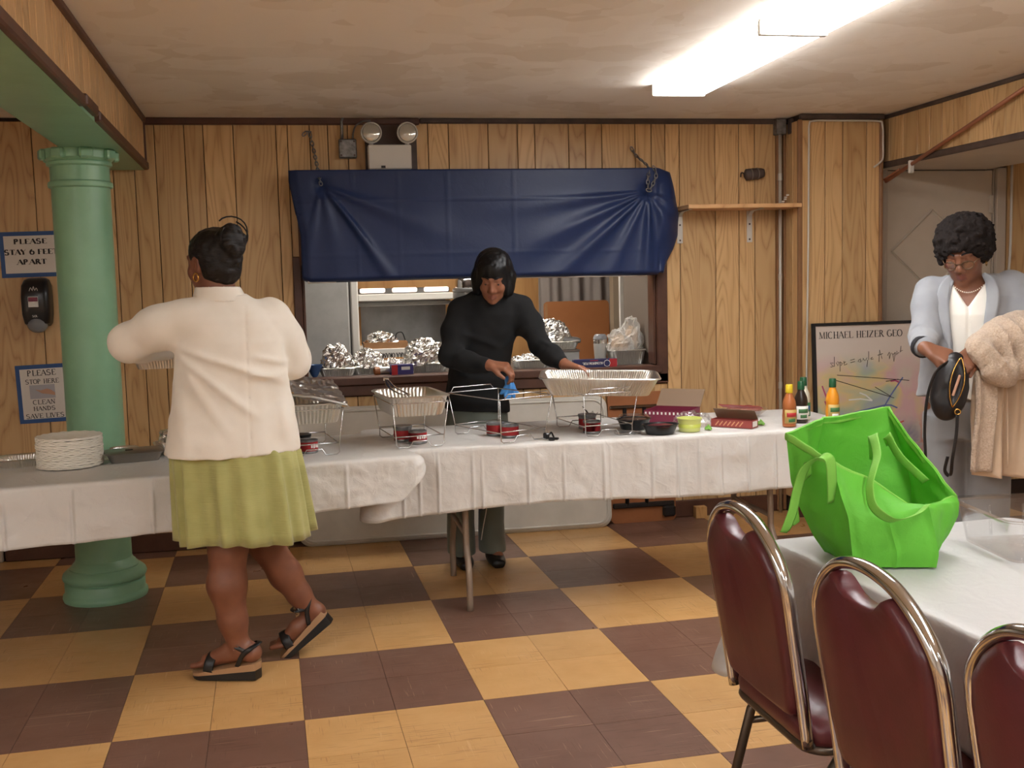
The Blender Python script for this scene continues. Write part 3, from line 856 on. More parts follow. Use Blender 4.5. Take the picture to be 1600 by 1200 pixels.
cord('cable', 'cream cable looping over the boxed-in wall beside the door', [(2.338, 1.697, .02), (2.335, 1.697, .8), (2.345, 1.697, 1.6), (2.348, 1.697, 2.2), (2.35, 1.697, 2.30), (2.375, 1.697, 2.322), (2.5, 1.697, 2.324), (2.77, 1.697, 2.322), (2.808, 1.697, 2.30), (2.812, 1.697, 2.2), (2.812, 1.697, 2.11), (2.79, 1.697, 2.08), (2.755, 1.697, 2.056)], .0055, 'white_cord', 'cable')
cord('cable', 'white cable running down the wall right of the beige door', [(3.79, 1.89, 2.1), (3.79, 1.89, 1.6), (3.775, 1.89, 1.2), (3.775, 1.89, .02)], .008, 'white_cord', 'cable')
t = thing('copper_pipe', 'copper pipe slanting across the right soffit', 'pipe', (2.83, 1.684, 1.97))
obj('pipe', MB().tube([(2.835, 1.70, 1.974), (2.835, .2, 2.352)], .011, 10), 'copper', t, True, world=True)
obj('pipe_end', MB().tube([(2.832, 1.72, 1.985), (2.832, 1.55, 2.028)], .006, 8), 'copper', t, True, world=True)
obj('clamp', MB().box((2.835, 1.43, 2.03), (.03, .02, .07), bev=.004), 'white_metal', t, world=True)

# ------------------------------------------------------------------ things leaning on the back wall
t = thing('folded_table', 'white plastic folding table leaning on its side against the wall', 'table', (.262, 1.80, 0))
X = Matrix.Rotation(math.radians(-6.5), 4, 'X')
o2 = [(a, c + .385) for a, c in rrect(1.80, .77, .07, 6)]
obj('tabletop', MB().loft([[(a * s, y, .385 + (c - .385) * s2) for a, c in o2] for s, s2, y in ((.985, .965, -.028), (1, 1, -.016), (1, 1, .012), (.985, .97, .02))], X=X), 'table_white', t, 30)
obj('edge_lip', MB().tube([(a * .972, -.028, .385 + (c - .385) * .935) for a, c in o2], .007, 6, closed=True, X=X), 'table_white', t, True)
b = MB()
for p in ([(.80, .69), (.82, .66), (.84, .68), (.85, .65), (.87, .67)], [(.78, .71), (.83, .64)], [(.84, .63), (.86, .61)]):
    b.tube([(a - .03, -.0295, c) for a, c in p], .002, 4, X=X)
obj('pen_mark', b, 'ink', t)
t = thing('folded_table', 'brown folded card table with black corner leaning by the wall', 'table', (1.372, 1.87, 0))
X = Matrix.Translation((0, .0, 0)) @ Matrix.Rotation(math.radians(-3.0), 4, 'X')
o2 = [(a, c + .388) for a, c in rrect(.40, .776, .03, 5)]
obj('tabletop', MB().loft([[(a, y, c) for a, c in o2] for y in (-.028, -.008)], X=X), 'brown_board', t, 30)
obj('frame_rail', MB().box((0, -.034, .105), (.38, .022, .03), bev=.006, X=X), 'black_plastic', t)
obj('frame_rail', MB().box((0, -.034, .69), (.38, .022, .02), bev=.005, X=X), 'dark_chrome', t)
for x in (-.1, .02): obj('leg', MB().tube([(x, -.034, .1), (x, -.034, .68)], .012, 8, X=X), 'black_plastic', t, True)
obj('corner_block', MB().box((.155, -.038, .70), (.08, .03, .06), bev=.012, X=X), 'black_plastic', t)
obj('corner_block', MB().box((.155, -.038, .06), (.08, .03, .07), bev=.012, X=X), 'black_plastic', t)
solo('wood_block', MB().box((1.73, 1.86, .036), (.07, .05, .07), bev=.002), 'block_wood', 'small square of pale wood on the floor by the baseboard', 'block')

# framed poster on the floor against the chase
def poster_mat():
    s = N('poster_print')
    v = s.coords((1, 1, 1), kind='Generated')
    a = s.noise(v, 2.6, 3, .5, .6)
    col = s.ramp(a, [(.30, (206, 190, 176)), (.42, (210, 170, 172)), (.5, (214, 192, 140)), (.58, (176, 186, 158)), (.68, (150, 158, 186))])
    g = s.n('ShaderNodeSeparateXYZ'); s.l(v, g.inputs[0])
    r1 = s.ramp(g.outputs[2], [(.42, (0, 0, 0, 1)), (.5, (1, 1, 1, 1)), (.74, (1, 1, 1, 1)), (.86, (0, 0, 0, 1))])
    col = s.mix((214, 200, 188), col, r1)
    lowf = s.noise(v, 5.0, 3, .6, 1.0)
    low = s.ramp(lowf, [(.35, (96, 104, 140)), (.48, (170, 160, 160)), (.55, (190, 110, 88)), (.66, (120, 140, 150))])
    r2 = s.ramp(g.outputs[2], [(.40, (1, 1, 1, 1)), (.52, (0, 0, 0, 1))])
    col = s.mix(col, low, r2)
    return s.set(col=col, rough=.25)
poster_mat()
t = thing('framed_poster', 'large black framed pastel abstract poster standing on the floor', 'poster', (2.86, 1.60, 0))
X = Matrix.Rotation(math.radians(-3.5), 4, 'X')
PW, PH = 1.02, 1.157
obj('print', MB().box((0, -.006, PH / 2), (PW - .03, .006, PH - .03), X=X), 'poster_print', t)
for c, d in (((-PW / 2 + .010, -.008, PH / 2), (.022, .022, PH)), ((PW / 2 - .010, -.008, PH / 2), (.022, .022, PH)), ((0, -.008, PH - .009), (PW, .0218, .018)), ((0, -.008, .01), (PW, .0218, .02))):
    obj('frame_bar', MB().box(c, d, bev=.003, X=X), 'black_plastic', t)
b = MB(); text(b, 'MICHAEL HEIZER GEO', X @ T((-PW / 2 + .045, -.0098, PH - .092)), .040, .13, .04, width=.525); obj('lettering', b, 'ink', t)
b = MB()
for p in ([(0, .01), (-.02, .012), (-.012, 0), (0, -.01), (-.02, -.012)], [(.01, .045), (.004, -.012)], [(.018, .01), (.026, -.01), (.036, .008), (.026, .014)], [(.042, .012), (.036, -.045)], [(.044, .01), (.056, .0), (.046, -.012)], [(.064, 0), (.078, .008), (.066, .012), (.068, -.012), (.086, -.006)],
          [(.108, .012), (.136, .016)], [(.108, -.002), (.136, .002)], [(.168, .012), (.156, .0), (.17, -.008), (.174, .014), (.178, -.006)], [(.186, .0), (.19, .014), (.2, -.002)], [(.216, .014), (.204, .002), (.218, .0), (.208, -.04)], [(.23, .05), (.224, .0)], [(.236, .006), (.25, .014), (.238, .0), (.254, .002)],
          [(.288, -.02), (.30, .05), (.31, -.004)], [(.284, .02), (.318, .026)], [(.346, .01), (.36, .03), (.356, -.01), (.372, .024)], [(.38, .02), (.384, -.03), (.398, .024), (.384, .012)], [(.41, .03), (.404, .01), (.42, .02)], [(.43, .02), (.44, .056), (.432, .024), (.446, .03)]):
    b.tube([(a * 1.0 + .0, -.0102, c) for a, c in p], .0016, 4, X=X @ T((-PW / 2 + .13, 0, PH - .245), ry=math.radians(-5)))
for (x0, z0, x1, z1) in ((-.40, .83, .0, .70), (-.36, .85, .10, .80), (-.12, .77, -.02, .71), (-.05, .80, .03, .81)):
    b.tube([(x0, -.0102, z0), (x1, -.0102, z1)], .0018, 4, X=X)
obj('pen_scribble', b, 'ink', t)
for nm, cl2, segs in (('pink_stroke', (176, 70, 110), ((-.455, .79, -.40, .62), (-.42, .62, -.44, .70), (-.02, .80, .04, .79))), ('blue_stroke', (96, 110, 160), ((-.42, .58, -.06, .66), (-.06, .66, .02, .64), (-.1, .60, .06, .82))),
                      ('yellow_stroke', (220, 186, 70), ((-.25, .55, -.21, .62), (-.21, .55, -.2, .64))), ('red_stroke', (186, 76, 66), ((-.12, .62, -.04, .60), (-.02, .52, .06, .56), (-.16, .60, -.02, .63))), ('white_stroke', (220, 222, 214), ((-.29, .70, -.14, .69), (-.22, .74, -.14, .69), (-.38, .55, -.34, .60)))):
    b = MB()
    for x0, z0, x1, z1 in segs: b.tube([(x0, -.0100, z0), ((x0 + x1) / 2, -.0103, (z0 + z1) / 2 + .008), (x1, -.0100, z1)], (.0005, .005), 6, X=X, flat=(0, 1, 0))
    M(nm, cl2, .6); obj('paint_stroke', b, nm, t)

# ------------------------------------------------------------------ folding tables and cloths
def folding_table(label, c, rz, L, D, h, inset=.42):
    t = thing('folding_table', label, 'table', (c[0], c[1], 0), rz)
    obj('tabletop', MB().loft([[(a, e, z) for a, e in rrect(L, D, .03, 4)] for z in (h - .028, h)]), 'brown_board', t)
    for s in (-1, 1):
        x = s * (L / 2 - inset)
        for y in (-1, 1):
            P = [(x, y * (D / 2 - .16), h - .03), (x, y * (D / 2 - .13), .34), (x, y * (D / 2 - .125), .27), (x, y * (D / 2 - .075), .20), (x, y * (D / 2 - .06), .13), (x, y * (D / 2 - .062), .0)]
            obj('leg', MB().tube(smooth_path(P, 4), .0145, 10), 'table_grey', t, True)
        obj('leg_brace', MB().tube([(x, -(D / 2 - .13), .32), (x, (D / 2 - .13), .32)], .011, 8), 'table_grey', t, True)
        obj('leg_brace', MB().tube([(x, -(D / 2 - .15), .62), (x, (D / 2 - .15), .62)], .011, 8), 'table_grey', t, True)
        obj('leg_strut', MB().tube([(x, 0, .62), (x - s * .25, 0, h - .03)], .009, 8), 'table_grey', t, True)
    return t
def table_cloth(label, c, rz, L, D, z, drop, seed, group=None, amp=.012, n=1300, rows=20, creases=(), flare=.03, mat='white_cloth'):
    """drop: function of (ux, uy) outward direction -> hang length"""
    P, per = resample(rrect(L + .012, D + .012, .035, 5), n)
    nx = np.roll(P, -1, 0) - np.roll(P, 1, 0); nx /= np.linalg.norm(nx, axis=1, keepdims=True)
    N2 = np.stack([nx[:, 1], -nx[:, 0]], 1)
    s = np.arange(n) / n * per
    dr = np.array([drop(a, d, p[0], p[1]) for (a, d), p in zip(N2, P)])
    k = np.hanning(45); k /= k.sum()
    dr = np.convolve(np.r_[dr[-22:], dr, dr[:22]], k, 'valid')
    f1 = np.sin(s * 2 * PI / .31 + seed) * .5 + np.sin(s * 2 * PI / .17 + seed * 2.1) * .35
    loops = []
    for q in (.02, .5, .9, .985):
        zt = z + .0012 * (vn(np.c_[P * q, np.zeros(n)], 6, seed) - .5)
        loops.append([(p[0] * q, p[1] * q, zz) for p, zz in zip(P, zt)])
    loops.append([(p[0] * .996, p[1] * .994, z - .002) for p in P])
    for j in range(rows + 1):
        t = j / rows
        nz = vn(np.c_[P, np.full(n, z - t * .25)] * np.array([1, 1, 1.0]), 13, seed) - .5
        nz2 = vn(np.c_[P, np.full(n, z - t * .25)], 34, seed + 5) - .5
        off = .003 + amp * t ** .8 * (.55 + f1) + (.016 * nz + .007 * nz2) * min(1, t * 4 + .2)
        for cx in creases:
            off = off + .011 * np.exp(-((P[:, 0] - cx) / .0045) ** 2) * (N2[:, 1] < -.5) * min(1, t * 3)
        cm = np.minimum(np.hypot(abs(P[:, 0]) - L / 2, abs(P[:, 1]) - D / 2), 9)
        off = np.maximum(off + flare * t ** .6 * np.exp(-(cm / .10) ** 2), .002)
        zz = z - .006 - t * dr
        loops.append([(p[0] + m[0] * o, p[1] + m[1] * o, q) for p, m, o, q in zip(P, N2, off, zz)])
    mb = MB().loft(loops, cap0=True, cap1=False)
    t = link('tablecloth', mesh('tablecloth', MB_shift(mb, z), mat, True), None, (c[0], c[1], z))
    t.rotation_euler = (0, 0, rz)
    so = t.modifiers.new('thickness', 'SOLIDIFY'); so.thickness = .0012; so.offset = -1
    return tag(t, label, 'tablecloth', group)
def MB_shift(mb, z):
    mb.v = [(a, b, c - z) for a, b, c in mb.v]; return mb
TZ = .745
RC, RL, RD = (.845, .695), 2.28, .71
folding_table('folding table under the chafing stands', RC, 0, RL, RD, .735, .42)
table_cloth('wrinkled white plastic tablecloth under the wire chafing stands', RC, 0, RL, RD, .741, lambda a, c, x, y: .262 + .012 * math.sin(x * 4) + (.02 if abs(a) > .4 and abs(c) > .3 else 0) - (.012 * x if c < 0 else 0), 1, 'white plastic tablecloths', creases=(-1.0, -.93, -.85, -.70, -.66, -.46, -.30, -.12, -.09, .1, .22, .32, .42, .55, .68, .8, .95))
LA = math.radians(10.5)
LC, LL, LD = (-1.498, .302), 2.30, .74
folding_table('folding table beside the green column', LC, LA, LL, LD, .735, .53)
table_cloth('white plastic tablecloth beside the green column', (LC[0] + .098, LC[1] + .018), LA, LL + .20, LD, .7432, lambda a, c, x, y: (.010 if a > .6 or (c > .5 and x > .6) else .215) - (.03 * max(0, x) if c < 0 else -.02), 2, 'white plastic tablecloths', amp=.006, creases=(-.3, -.07, .21, .48, .73, .95))
FA = math.radians(5.0)
FC, FL, FD = (1.155, -2.72), 2.43, .76
folding_table('folding table in the right foreground', FC, FA - PI / 2, FL, FD, .735, .64)
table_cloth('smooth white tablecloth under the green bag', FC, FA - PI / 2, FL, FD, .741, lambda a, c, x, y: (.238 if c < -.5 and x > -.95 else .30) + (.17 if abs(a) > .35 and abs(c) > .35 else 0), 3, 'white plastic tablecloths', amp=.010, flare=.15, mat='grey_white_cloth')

# ------------------------------------------------------------------ foil ware
def pan(mb, w, d, h, X=None, taper=.84, flute=.002, per=.013, rim=.012, r=.045, m=0, curl=True):
    P, L = resample(rrect(w - 2 * rim, d - 2 * rim, r, 6), int((2 * (w + d)) / per * 4))
    n = len(P)
    nx = np.roll(P, -1, 0) - np.roll(P, 1, 0); nx /= np.linalg.norm(nx, axis=1, keepdims=True)
    N2 = np.stack([nx[:, 1], -nx[:, 0]], 1)
    ph = np.cos(np.arange(n) / 4 * 2 * PI)
    def lp(k, off, z, fl): return [(p[0] * k + m2[0] * (off + fl * c), p[1] * k + m2[1] * (off + fl * c), z) for p, m2, c in zip(P, N2, ph)]
    tk = lambda z: taper + (1 - taper) * z / h
    L2 = [lp(taper * .93, 0, 0, 0)]
    for q in (.0, .06, .5, .88): L2.append(lp(tk(q * h), .0015, q * h + (.001 if q else 0), flute * (1 if .01 < q else .0)))
    L2 += [lp(1, .002, h * .95, 0), lp(1, rim, h * .955, 0), lp(1, rim + .002, h, 0), lp(1, rim * .6, h + .004, 0), lp(1, 0, h, 0)]
    for q in (.88, .5, .08): L2.append(lp(tk(q * h), -.0006, q * h + .001, flute))
    L2.append(lp(taper * .93, 0, .003, 0))
    return mb.loft(L2, m, True, True, True, X)
def foil_blob(mb, c, rx, ry, h, seed, nu=40, nv=16, m=0, X=None, rough=.022, flatt=.8):
    rs = np.random.RandomState(seed)
    U, V = np.meshgrid(np.arange(nu) / nu * 2 * PI, np.arange(nv + 1) / nv * PI / 2)
    x, y, z = np.cos(U) * np.cos(V), np.sin(U) * np.cos(V), np.sin(V) ** flatt
    P = np.stack([x * rx, y * ry, z * h], -1)
    rid = 1 - 2 * abs(vn(P, 26, seed) - .5); rid2 = 1 - 2 * abs(vn(P, 60, seed + 3) - .5)
    dd = rough * ((rid - .55) * 1.3 + (rid2 - .5) * .7) + .02 * (vn(P, 11, seed + 7) - .5)
    nrm = np.stack([x, y, z * .8 + .2], -1)
    P = P + nrm * dd[..., None] + rs.normal(0, .0018, P.shape)
    P[..., 2] = np.maximum(P[..., 2], 0)
    P[0, :, 2] = 0
    loops = [[(c[0] + p[0], c[1] + p[1], c[2] + p[2]) for p in row] for row in P[:-1]]
    return mb.loft(loops, m, True, True, True, X)
def foil_sheet(mb, fn, nu, nv, seed, amp=.006, th=.0012, m=0, X=None):
    def g(u, v):
        p = np.array(fn(u, v)); e = amp * ((1 - 2 * abs(float(vn(p, 40, seed)) - .5)) + .6 * float(vn(p, 18, seed + 2)) - .7)
        return (p[0], p[1], p[2] + e)
    return mb.grid(g, nu, nv, m, X, th)

def wire_stand(label, c, rz, w, d, h, bw=.84):
    """wire chafing rack: top frame, two end handles, four legs, base with pan rest"""
    t = thing('chafing_stand', label, 'chafing stand', (c[0], c[1], TZ), rz, 'wire chafing stands')
    r = .0026
    top = [(a, e, h) for a, e in rrect(w, d, .012, 2)]
    obj('top_frame', MB().tube(top, r, 6, closed=True), 'wire', t, True)
    for s in (-1, 1):
        y = s * d / 2
        obj('handle', MB().tube([(-w * .42, y, h), (-w * .36, y + s * .006, h + .022), (w * .36, y + s * .006, h + .022), (w * .42, y, h)], r, 6), 'wire', t, True)
        # each end: one bent wire forming two legs and a stepped foot bar
        x0, x1 = w / 2 - .004, w * bw / 2
        yb = s * (d / 2 - .03)
        P = [(-x0, y - s * .006, h), (-x1, yb, .045), (-x1, yb, .012), (-x1 + .012, yb, .003), (-x1 * .45, yb, .003), (-x1 * .3, yb, .028), (x1 * .3, yb, .028), (x1 * .45, yb, .003), (x1 - .012, yb, .003), (x1, yb, .012), (x1, yb, .045), (x0, y - s * .006, h)]
        obj('leg_wire', MB().tube(P, r, 6), 'wire', t, True)
        obj('cross_rail', MB().tube([(-x1, yb, .05), (x1, yb, .05)], r, 6), 'wire', t, True)
    for s in (-1, 1):
        x1 = w * bw / 2
        obj('side_rail', MB().tube([(s * x1, -(d / 2 - .03), .045), (s * x1, (d / 2 - .03), .045)], r, 6), 'wire', t, True)
    return t
SH = .195
wire_stand('wire chafing stand half hidden by the woman in the cream jacket', (-.548, .45), math.radians(9), .25, .42, SH)
wire_stand('wire chafing stand holding the deep half pan with tongs', (-.098, .545), math.radians(8), .25, .42, SH)
wire_stand('empty wire chafing stand in front of the woman in black', (.305, .56), math.radians(24), .285, .44, SH)
wire_stand('wire chafing stand under the large foil pan being set down', (.752, .60), math.radians(8), .27, .42, SH)
def fuel(x, y, label, lid, z=TZ):
    t = thing('fuel_can', label, 'fuel can', (x, y, z), R.random() * 6, 'chafing fuel cans')
    obj('can', MB().lathe([(.038, 0), (.041, .002), (.041, .006), (.040, .008), (.040, .05), (.041, .052), (.041, .056), (.037, .057), (.036, .052)], 22), 'galv', t, 40)
    obj('label_wrap', MB().lathe([(.0405, .010), (.0407, .011), (.0407, .047), (.0405, .048)], 22, cap=False), 'red_print', t, 40)
    b = MB()
    for k in range(5):
        b.box((0, -.0409, .030), (.007, .0015, .012 + .004 * (k % 2)), X=Matrix.Rotation((k - 2) * .26, 4, 'Z'))
    obj('label_mark', b, 'white_print', t); b2 = copy_tree(t.children[-1], t); b2.rotation_euler = (0, 0, PI)
    if lid: obj('lid', MB().lathe([(.043, .0), (.044, .003), (.044, .011), (.030, .012)], 22, c=(0, 0, .057)), ('galv', 'black_plastic')[lid - 1], t, 40)
    return t
fuel(-.575, .475, 'fuel can with black lid in the leftmost stand', 2)
fuel(-.545, .385, 'open red-labelled fuel can at the front of the leftmost stand', 0)
fuel(-.130, .60, 'fuel can with a silver lid under the half pan', 1)
fuel(-.072, .50, 'red-labelled fuel can at the front under the half pan', 0)
fuel(.295, .63, 'rear red-labelled fuel can in the empty stand', 0)
fuel(.348, .545, 'front red-labelled fuel can in the empty stand', 0)
fuel(.745, .69, 'rear fuel can with upright lid under the large foil pan', 1)
fuel(.728, .54, 'front red-labelled fuel can under the large foil pan', 0)

def place(t, X): t.matrix_world = X; return t
t = thing('foil_pan', 'deep half-size foil pan holding steel tongs', 'pan', (-.098, .545, TZ + SH - .060), math.radians(8), 'fluted foil pans')
obj('tray', pan(MB(), .275, .44, .085, per=.02, flute=.003), 'foil_pan', t, 35)
t = thing('tongs', 'steel tongs resting on the rim of the half pan', 'tongs', (-.16, .50, TZ + SH + .03))
for s in (-1, 1):
    obj('arm', MB().tube(smooth_path([(-.035, .10, .055), (-.02 + s * .012, .0, .028), (.02 + s * .016, -.10, .008), (.04 + s * .004, -.15, .002)]), (.002, .009), 8, flat=(0, .3, 1)), 'tongs', t, True)
obj('hinge', MB().lathe([(.008, -.012), (.008, .012)], 10, X=T((-.036, .10, .055), ry=PI / 2)), 'tongs', t, 40)
t = thing('foil_pan', 'deep foil pan with a foil lid on the leftmost stand', 'pan', (-.548, .45, TZ + SH - .060), math.radians(9), 'fluted foil pans')
obj('tray', pan(MB(), .275, .44, .085, per=.02, flute=.003), 'foil_pan', t, 35)
b = foil_sheet(MB(), lambda u, v: ((u - .5) * .285, (v - .5) * .46, .0 + .022 * math.exp(-((u - .15) / .12) ** 2)), 36, 50, 4, .012)
X = T((-.535, .43, TZ + SH + .072), rz=math.radians(9), ry=math.radians(12), rx=math.radians(9))
b.v = [tuple(X @ Vector(p)) for p in b.v]
b.tube([X @ Vector((-.14, -.22, .01)), X @ Vector((-.02, -.225, .02)), X @ Vector((.13, -.22, .006))], (.006, .012), 8)
solo('crumpled_foil', b, 'foil_smooth', 'crumpled foil lid tilted over the leftmost pan', 'foil')
t = thing('foil_pan', 'large full-size foil pan held by the woman in black', 'pan', (.775, .575, TZ + SH - .012), math.radians(-14), 'fluted foil pans')
o = obj('tray', pan(MB(), .545, .345, .078, per=.012, X=T(ry=math.radians(1.5), rx=math.radians(2))), 'foil_pan', t, 35)

# small black clip on the cloth
b = MB().box((0, 0, .006), (.045, .018, .010), bev=.003, X=T(rz=-.5)).box((-.02, .03, .016), (.02, .03, .026), bev=.004, X=T(rz=.3)).tube(smooth_path([(.0, .0, .012), (-.006, .02, .03), (-.012, .035, .018)]), .004, 6)
b.lathe([(.014, 0), (.014, .004)], 12, c=(-.012, -.012, 0)); b.v = [(p[0] + .515, p[1] + .385, p[2] + TZ) for p in b.v]
solo('clip', b, 'black_plastic', 'small black clip lying beside the empty chafing stand', 'clip')

# bowls, tubs and boxes on the right half of the table
def bowl(mb, rx, ry, h, n=36, fl=0.0):
    Ls = []
    for k, z in ((.74, 0), (.78, .003), (.92, h * .7), (.985, h - .004), (1.03, h - .003), (1.03, h), (.985, h), (.90, h * .7), (.75, .006)):
        Ls.append([(rx * k * math.cos(q) * (1 + fl * math.cos(18 * q) * (.003 < z < h - .004)), ry * k * math.sin(q) * (1 + fl * math.cos(18 * q) * (.003 < z < h - .004)), z) for q in [2 * PI * e / n for e in range(n)]])
    return mb.loft(Ls)
t = thing('takeout_bowl', 'round black takeout bowl with a domed clear lid', 'bowl', (.945, .60, TZ))
obj('base', bowl(MB(), .078, .078, .05, 72, .012), 'black_bowl', t, 40)
obj('food', MB().lathe([(.068, .042), (.05, .047), (.02, .049)], 18, wob=lambda i, z: .05 * math.sin(i * 2.1)), M('brown_food', (120, 84, 70), .6), t, True)
obj('lid', MB().lathe([(.081, .05), (.081, .053), (.074, .056), (.066, .066), (.03, .069), (.004, .069)], 36, cap=False), 'clear_plastic', t, True)
t = thing('takeout_bowl', 'oval black takeout bowl at the front edge of the table', 'bowl', (1.01, .405, TZ))
obj('base', bowl(MB(), .082, .062, .045, 40), 'black_bowl', t, 40)
obj('food', MB().lathe([(.066, .037), (.04, .042), (.01, .043)], 16, wob=lambda i, z: .06 * math.sin(i * 1.7)), M('dark_red_food', (92, 24, 34), .3), t, True)
t = thing('plastic_tub', 'plastic tub of lime green sauce on the white cloth', 'tub', (1.16, .44, TZ))
obj('wall', MB().lathe([(.046, 0), (.048, .002), (.054, .055), (.058, .057), (.058, .061), (.053, .061), (.046, .006)], 30), 'lime_wall', t, 40)
obj('sauce', MB().lathe([(.0475, .003), (.0525, .035), (.03, .0352), (.003, .0352)], 30), 'lime', t, True)
solo('tub_lid', MB().lathe([(.06, 0), (.062, .002), (.062, .006), (.056, .007), (.055, .003), (.01, .003)], 30, c=(.875, .46, TZ)), 'clear_plastic', 'flat clear plastic lid lying beside the round bowl', 'lid', None, 40)
t = thing('pastry_box', 'open printed cardboard box with raised lid behind the bowls', 'box', (1.20, .80, TZ), math.radians(-36))
b = MB()
for c, d in (((0, -.1, .03), (.22, .003, .06)), ((0, .1, .03), (.22, .003, .06)), ((-.11, 0, .03), (.003, .2, .06)), ((.11, 0, .03), (.003, .2, .06)), ((0, 0, .002), (.22, .2, .003))): b.box(c, d)
obj('tray', b, 'magenta_print', t)
obj('lid_panel', MB().box((0, 0, .06), (.225, .003, .12), X=T((0, .1, .06), rx=math.radians(-50))), 'grey_card', t)
b = MB()
for k in range(11): b.box((-.1 + k * .02, -.1022, .048), (.008, .001, .012))
obj('print_mark', b, 'white_print', t)
b = MB()
foil_blob(b, (1.235, .60, TZ), .085, .06, .06, 21, 30, 12, rough=.03)
solo('plastic_bag', b, 'clear_plastic', 'crumpled clear plastic bag behind the lime tub', 'bag')
t = thing('carton', 'open red printed long carton on the white cloth', 'box', (1.40, .50, TZ), math.radians(-46))
b = MB()
for c, d in (((0, -.035, .018), (.20, .002, .036)), ((0, .035, .018), (.20, .002, .036)), ((-.1, 0, .018), (.002, .07, .036)), ((.1, 0, .018), (.002, .07, .036)), ((0, 0, .001), (.2, .07, .002))): b.box(c, d)
obj('tray', b, 'kraft_red', t)
obj('lid_flap', MB().box((0, .03, .001), (.205, .065, .002), X=T((0, .035, .036), rx=math.radians(-48 + 180))), 'grey_card', t)
obj('lid_top', MB().box((0, .0, .0), (.205, .05, .002), X=T((0, .073, .086), rx=math.radians(-20))), 'red_print', t)
b = MB()
for k in range(7): b.box((-.07 + k * .02, -.0364, .018), (.005, .001, .026), X=T((-.07 + k * .02, 0, .018), ry=.7) @ T((.07 - k * .02, 0, -.018)))
obj('print_mark', b, 'label_tan', t)
obj('end_label', MB().box((.1012, 0, .018), (.001, .05, .026)), 'white_print', t)
t = thing('glass_dish', 'shallow clear dish of pastries near the wall end of the table', 'dish', (1.60, .86, TZ))
obj('dish', MB().lathe([(.07, 0), (.075, .003), (.11, .03), (.116, .034), (.112, .036), (.072, .006)], 32), 'clear_plastic', t, 40)
for k in range(7):
    a = k * .9; obj('pastry', MB().sphere((.06 * math.cos(a) * (k > 0), .055 * math.sin(a) * (k > 0), .03), (.034, .028, .018), 10, 6), M('pastry_brown', (132, 74, 58), .6), t, True)
for i, (x, y, s) in enumerate(((1.25, .44, .7), (1.52, .56, .8), (1.535, .51, .75))):
    def lf(u, v, s=s): return ((u - .5) * .05 * s * (1 - (v - .5) ** 2 * 2.5), (v - .5) * .06 * s, .004 + .009 * s * (v - .3) ** 2 * 4 * (.5 + u) + .004 * math.sin(u * 7))
    b = MB().grid(lf, 10, 12, th=.0012); b.v = [(p[0] + x, p[1] + y, p[2] + TZ) for p in b.v]
    solo('lettuce_leaf', b, 'lettuce', ('green leaf scrap right of the lime tub', 'curled green leaf nearest the salad dressings', 'small green leaf in front of the curled leaf')[i], 'leaf', 'lettuce scraps', True)

def bottle(x, y, label, body, cap, badge, h=.20, capc=.03):
    t = thing('dressing_bottle', label, 'bottle', (x, y, TZ), 0, 'salad dressing bottles')
    k = h / .20
    pr = [(.026, 0), (.031, .004), (.032, .05), (.029, .085), (.0315, .10), (.028, .125), (.018, .148), (.0145, .158), (.0145, .166)]
    obj('body', MB().lathe([(r, z * k) for r, z in pr], 24), body, t, 45)
    obj('cap', MB().lathe([(.0165, .160 * k), (.017, .163 * k), (.0165, .196 * k), (.014, .2 * k)], 18), cap, t, 40)
    def lab(r0, z0, z1, a0, a1, nm, mt):
        g = MB().grid(lambda u, v: (r0 * math.sin(a0 + (a1 - a0) * u), -r0 * math.cos(a0 + (a1 - a0) * u), (z0 + (z1 - z0) * v) * k), 10, 2, th=.001)
        return obj(nm, g, mt, t, True)
    lab(.0335, .018, .082, -1.1, 1.1, 'label_wrap', badge[0]); lab(.0342, .048, .068, -.75, .75, 'label_badge', badge[1]); lab(.0342, .024, .040, -.5, .5, 'label_badge', badge[2])
    return t
M('label_green', (60, 110, 60), .5); M('label_blue', (50, 100, 150), .5); M('label_gold', (190, 160, 90), .5)
bottle(1.635, .42, 'dressing bottle with yellow cap and red label badge', 'sauce', 'yellow_cap', ('label_gold', 'red_print', 'label_green'), .195)
bottle(1.745, .53, 'dark dressing bottle with green cap behind the yellow-capped one', 'dark_sauce', 'green_cap', ('white_print', 'label_green', 'label_green'), .195)
bottle(1.80, .62, 'white ranch dressing bottle with green cap', 'ranch', 'green_cap', ('label_green', 'label_blue', 'white_print'), .205)
bottle(1.89, .50, 'orange dressing bottle with dark green cap', 'orange_sauce', 'green_cap', ('label_gold', 'label_green', 'white_print'), .205)

# ------------------------------------------------------------------ left table: plates, pans
pm = MB()
NS = 72
def plp(r, z, wv): return [((r + wv * math.cos(i * PI / 2 * 1.0) * .0) * math.cos(2 * PI * i / NS), r * math.sin(2 * PI * i / NS), z + wv * math.sin(i * 2 * PI / NS * 18)) for i in range(NS)]
pm.loft([plp(.085, 0, 0), plp(.100, .003, .0003), plp(.124, .0040, .0008), plp(.1265, .0050, .0010), plp(.1265, .0088, .0012), plp(.124, .0098, .0012), plp(.100, .0045, .0003), plp(.085, .0018, 0)])
plate_me = mesh('paper_plate', pm, 'paper_plate', 40)
LZ = .7455
for k in range(22):
    o = link('paper_plate', plate_me, None, (-1.49 + R.uniform(-.002, .002), .362 + R.uniform(-.002, .002), LZ + k * .0055))
    o.rotation_euler = (R.uniform(-.006, .006), R.uniform(-.006, .006), R.random() * 6)
    tag(o, 'white fluted paper plate in the tall stack by the column' if k < 21 else 'topmost white paper plate of the tall stack', 'plate', 'stacked paper plates')
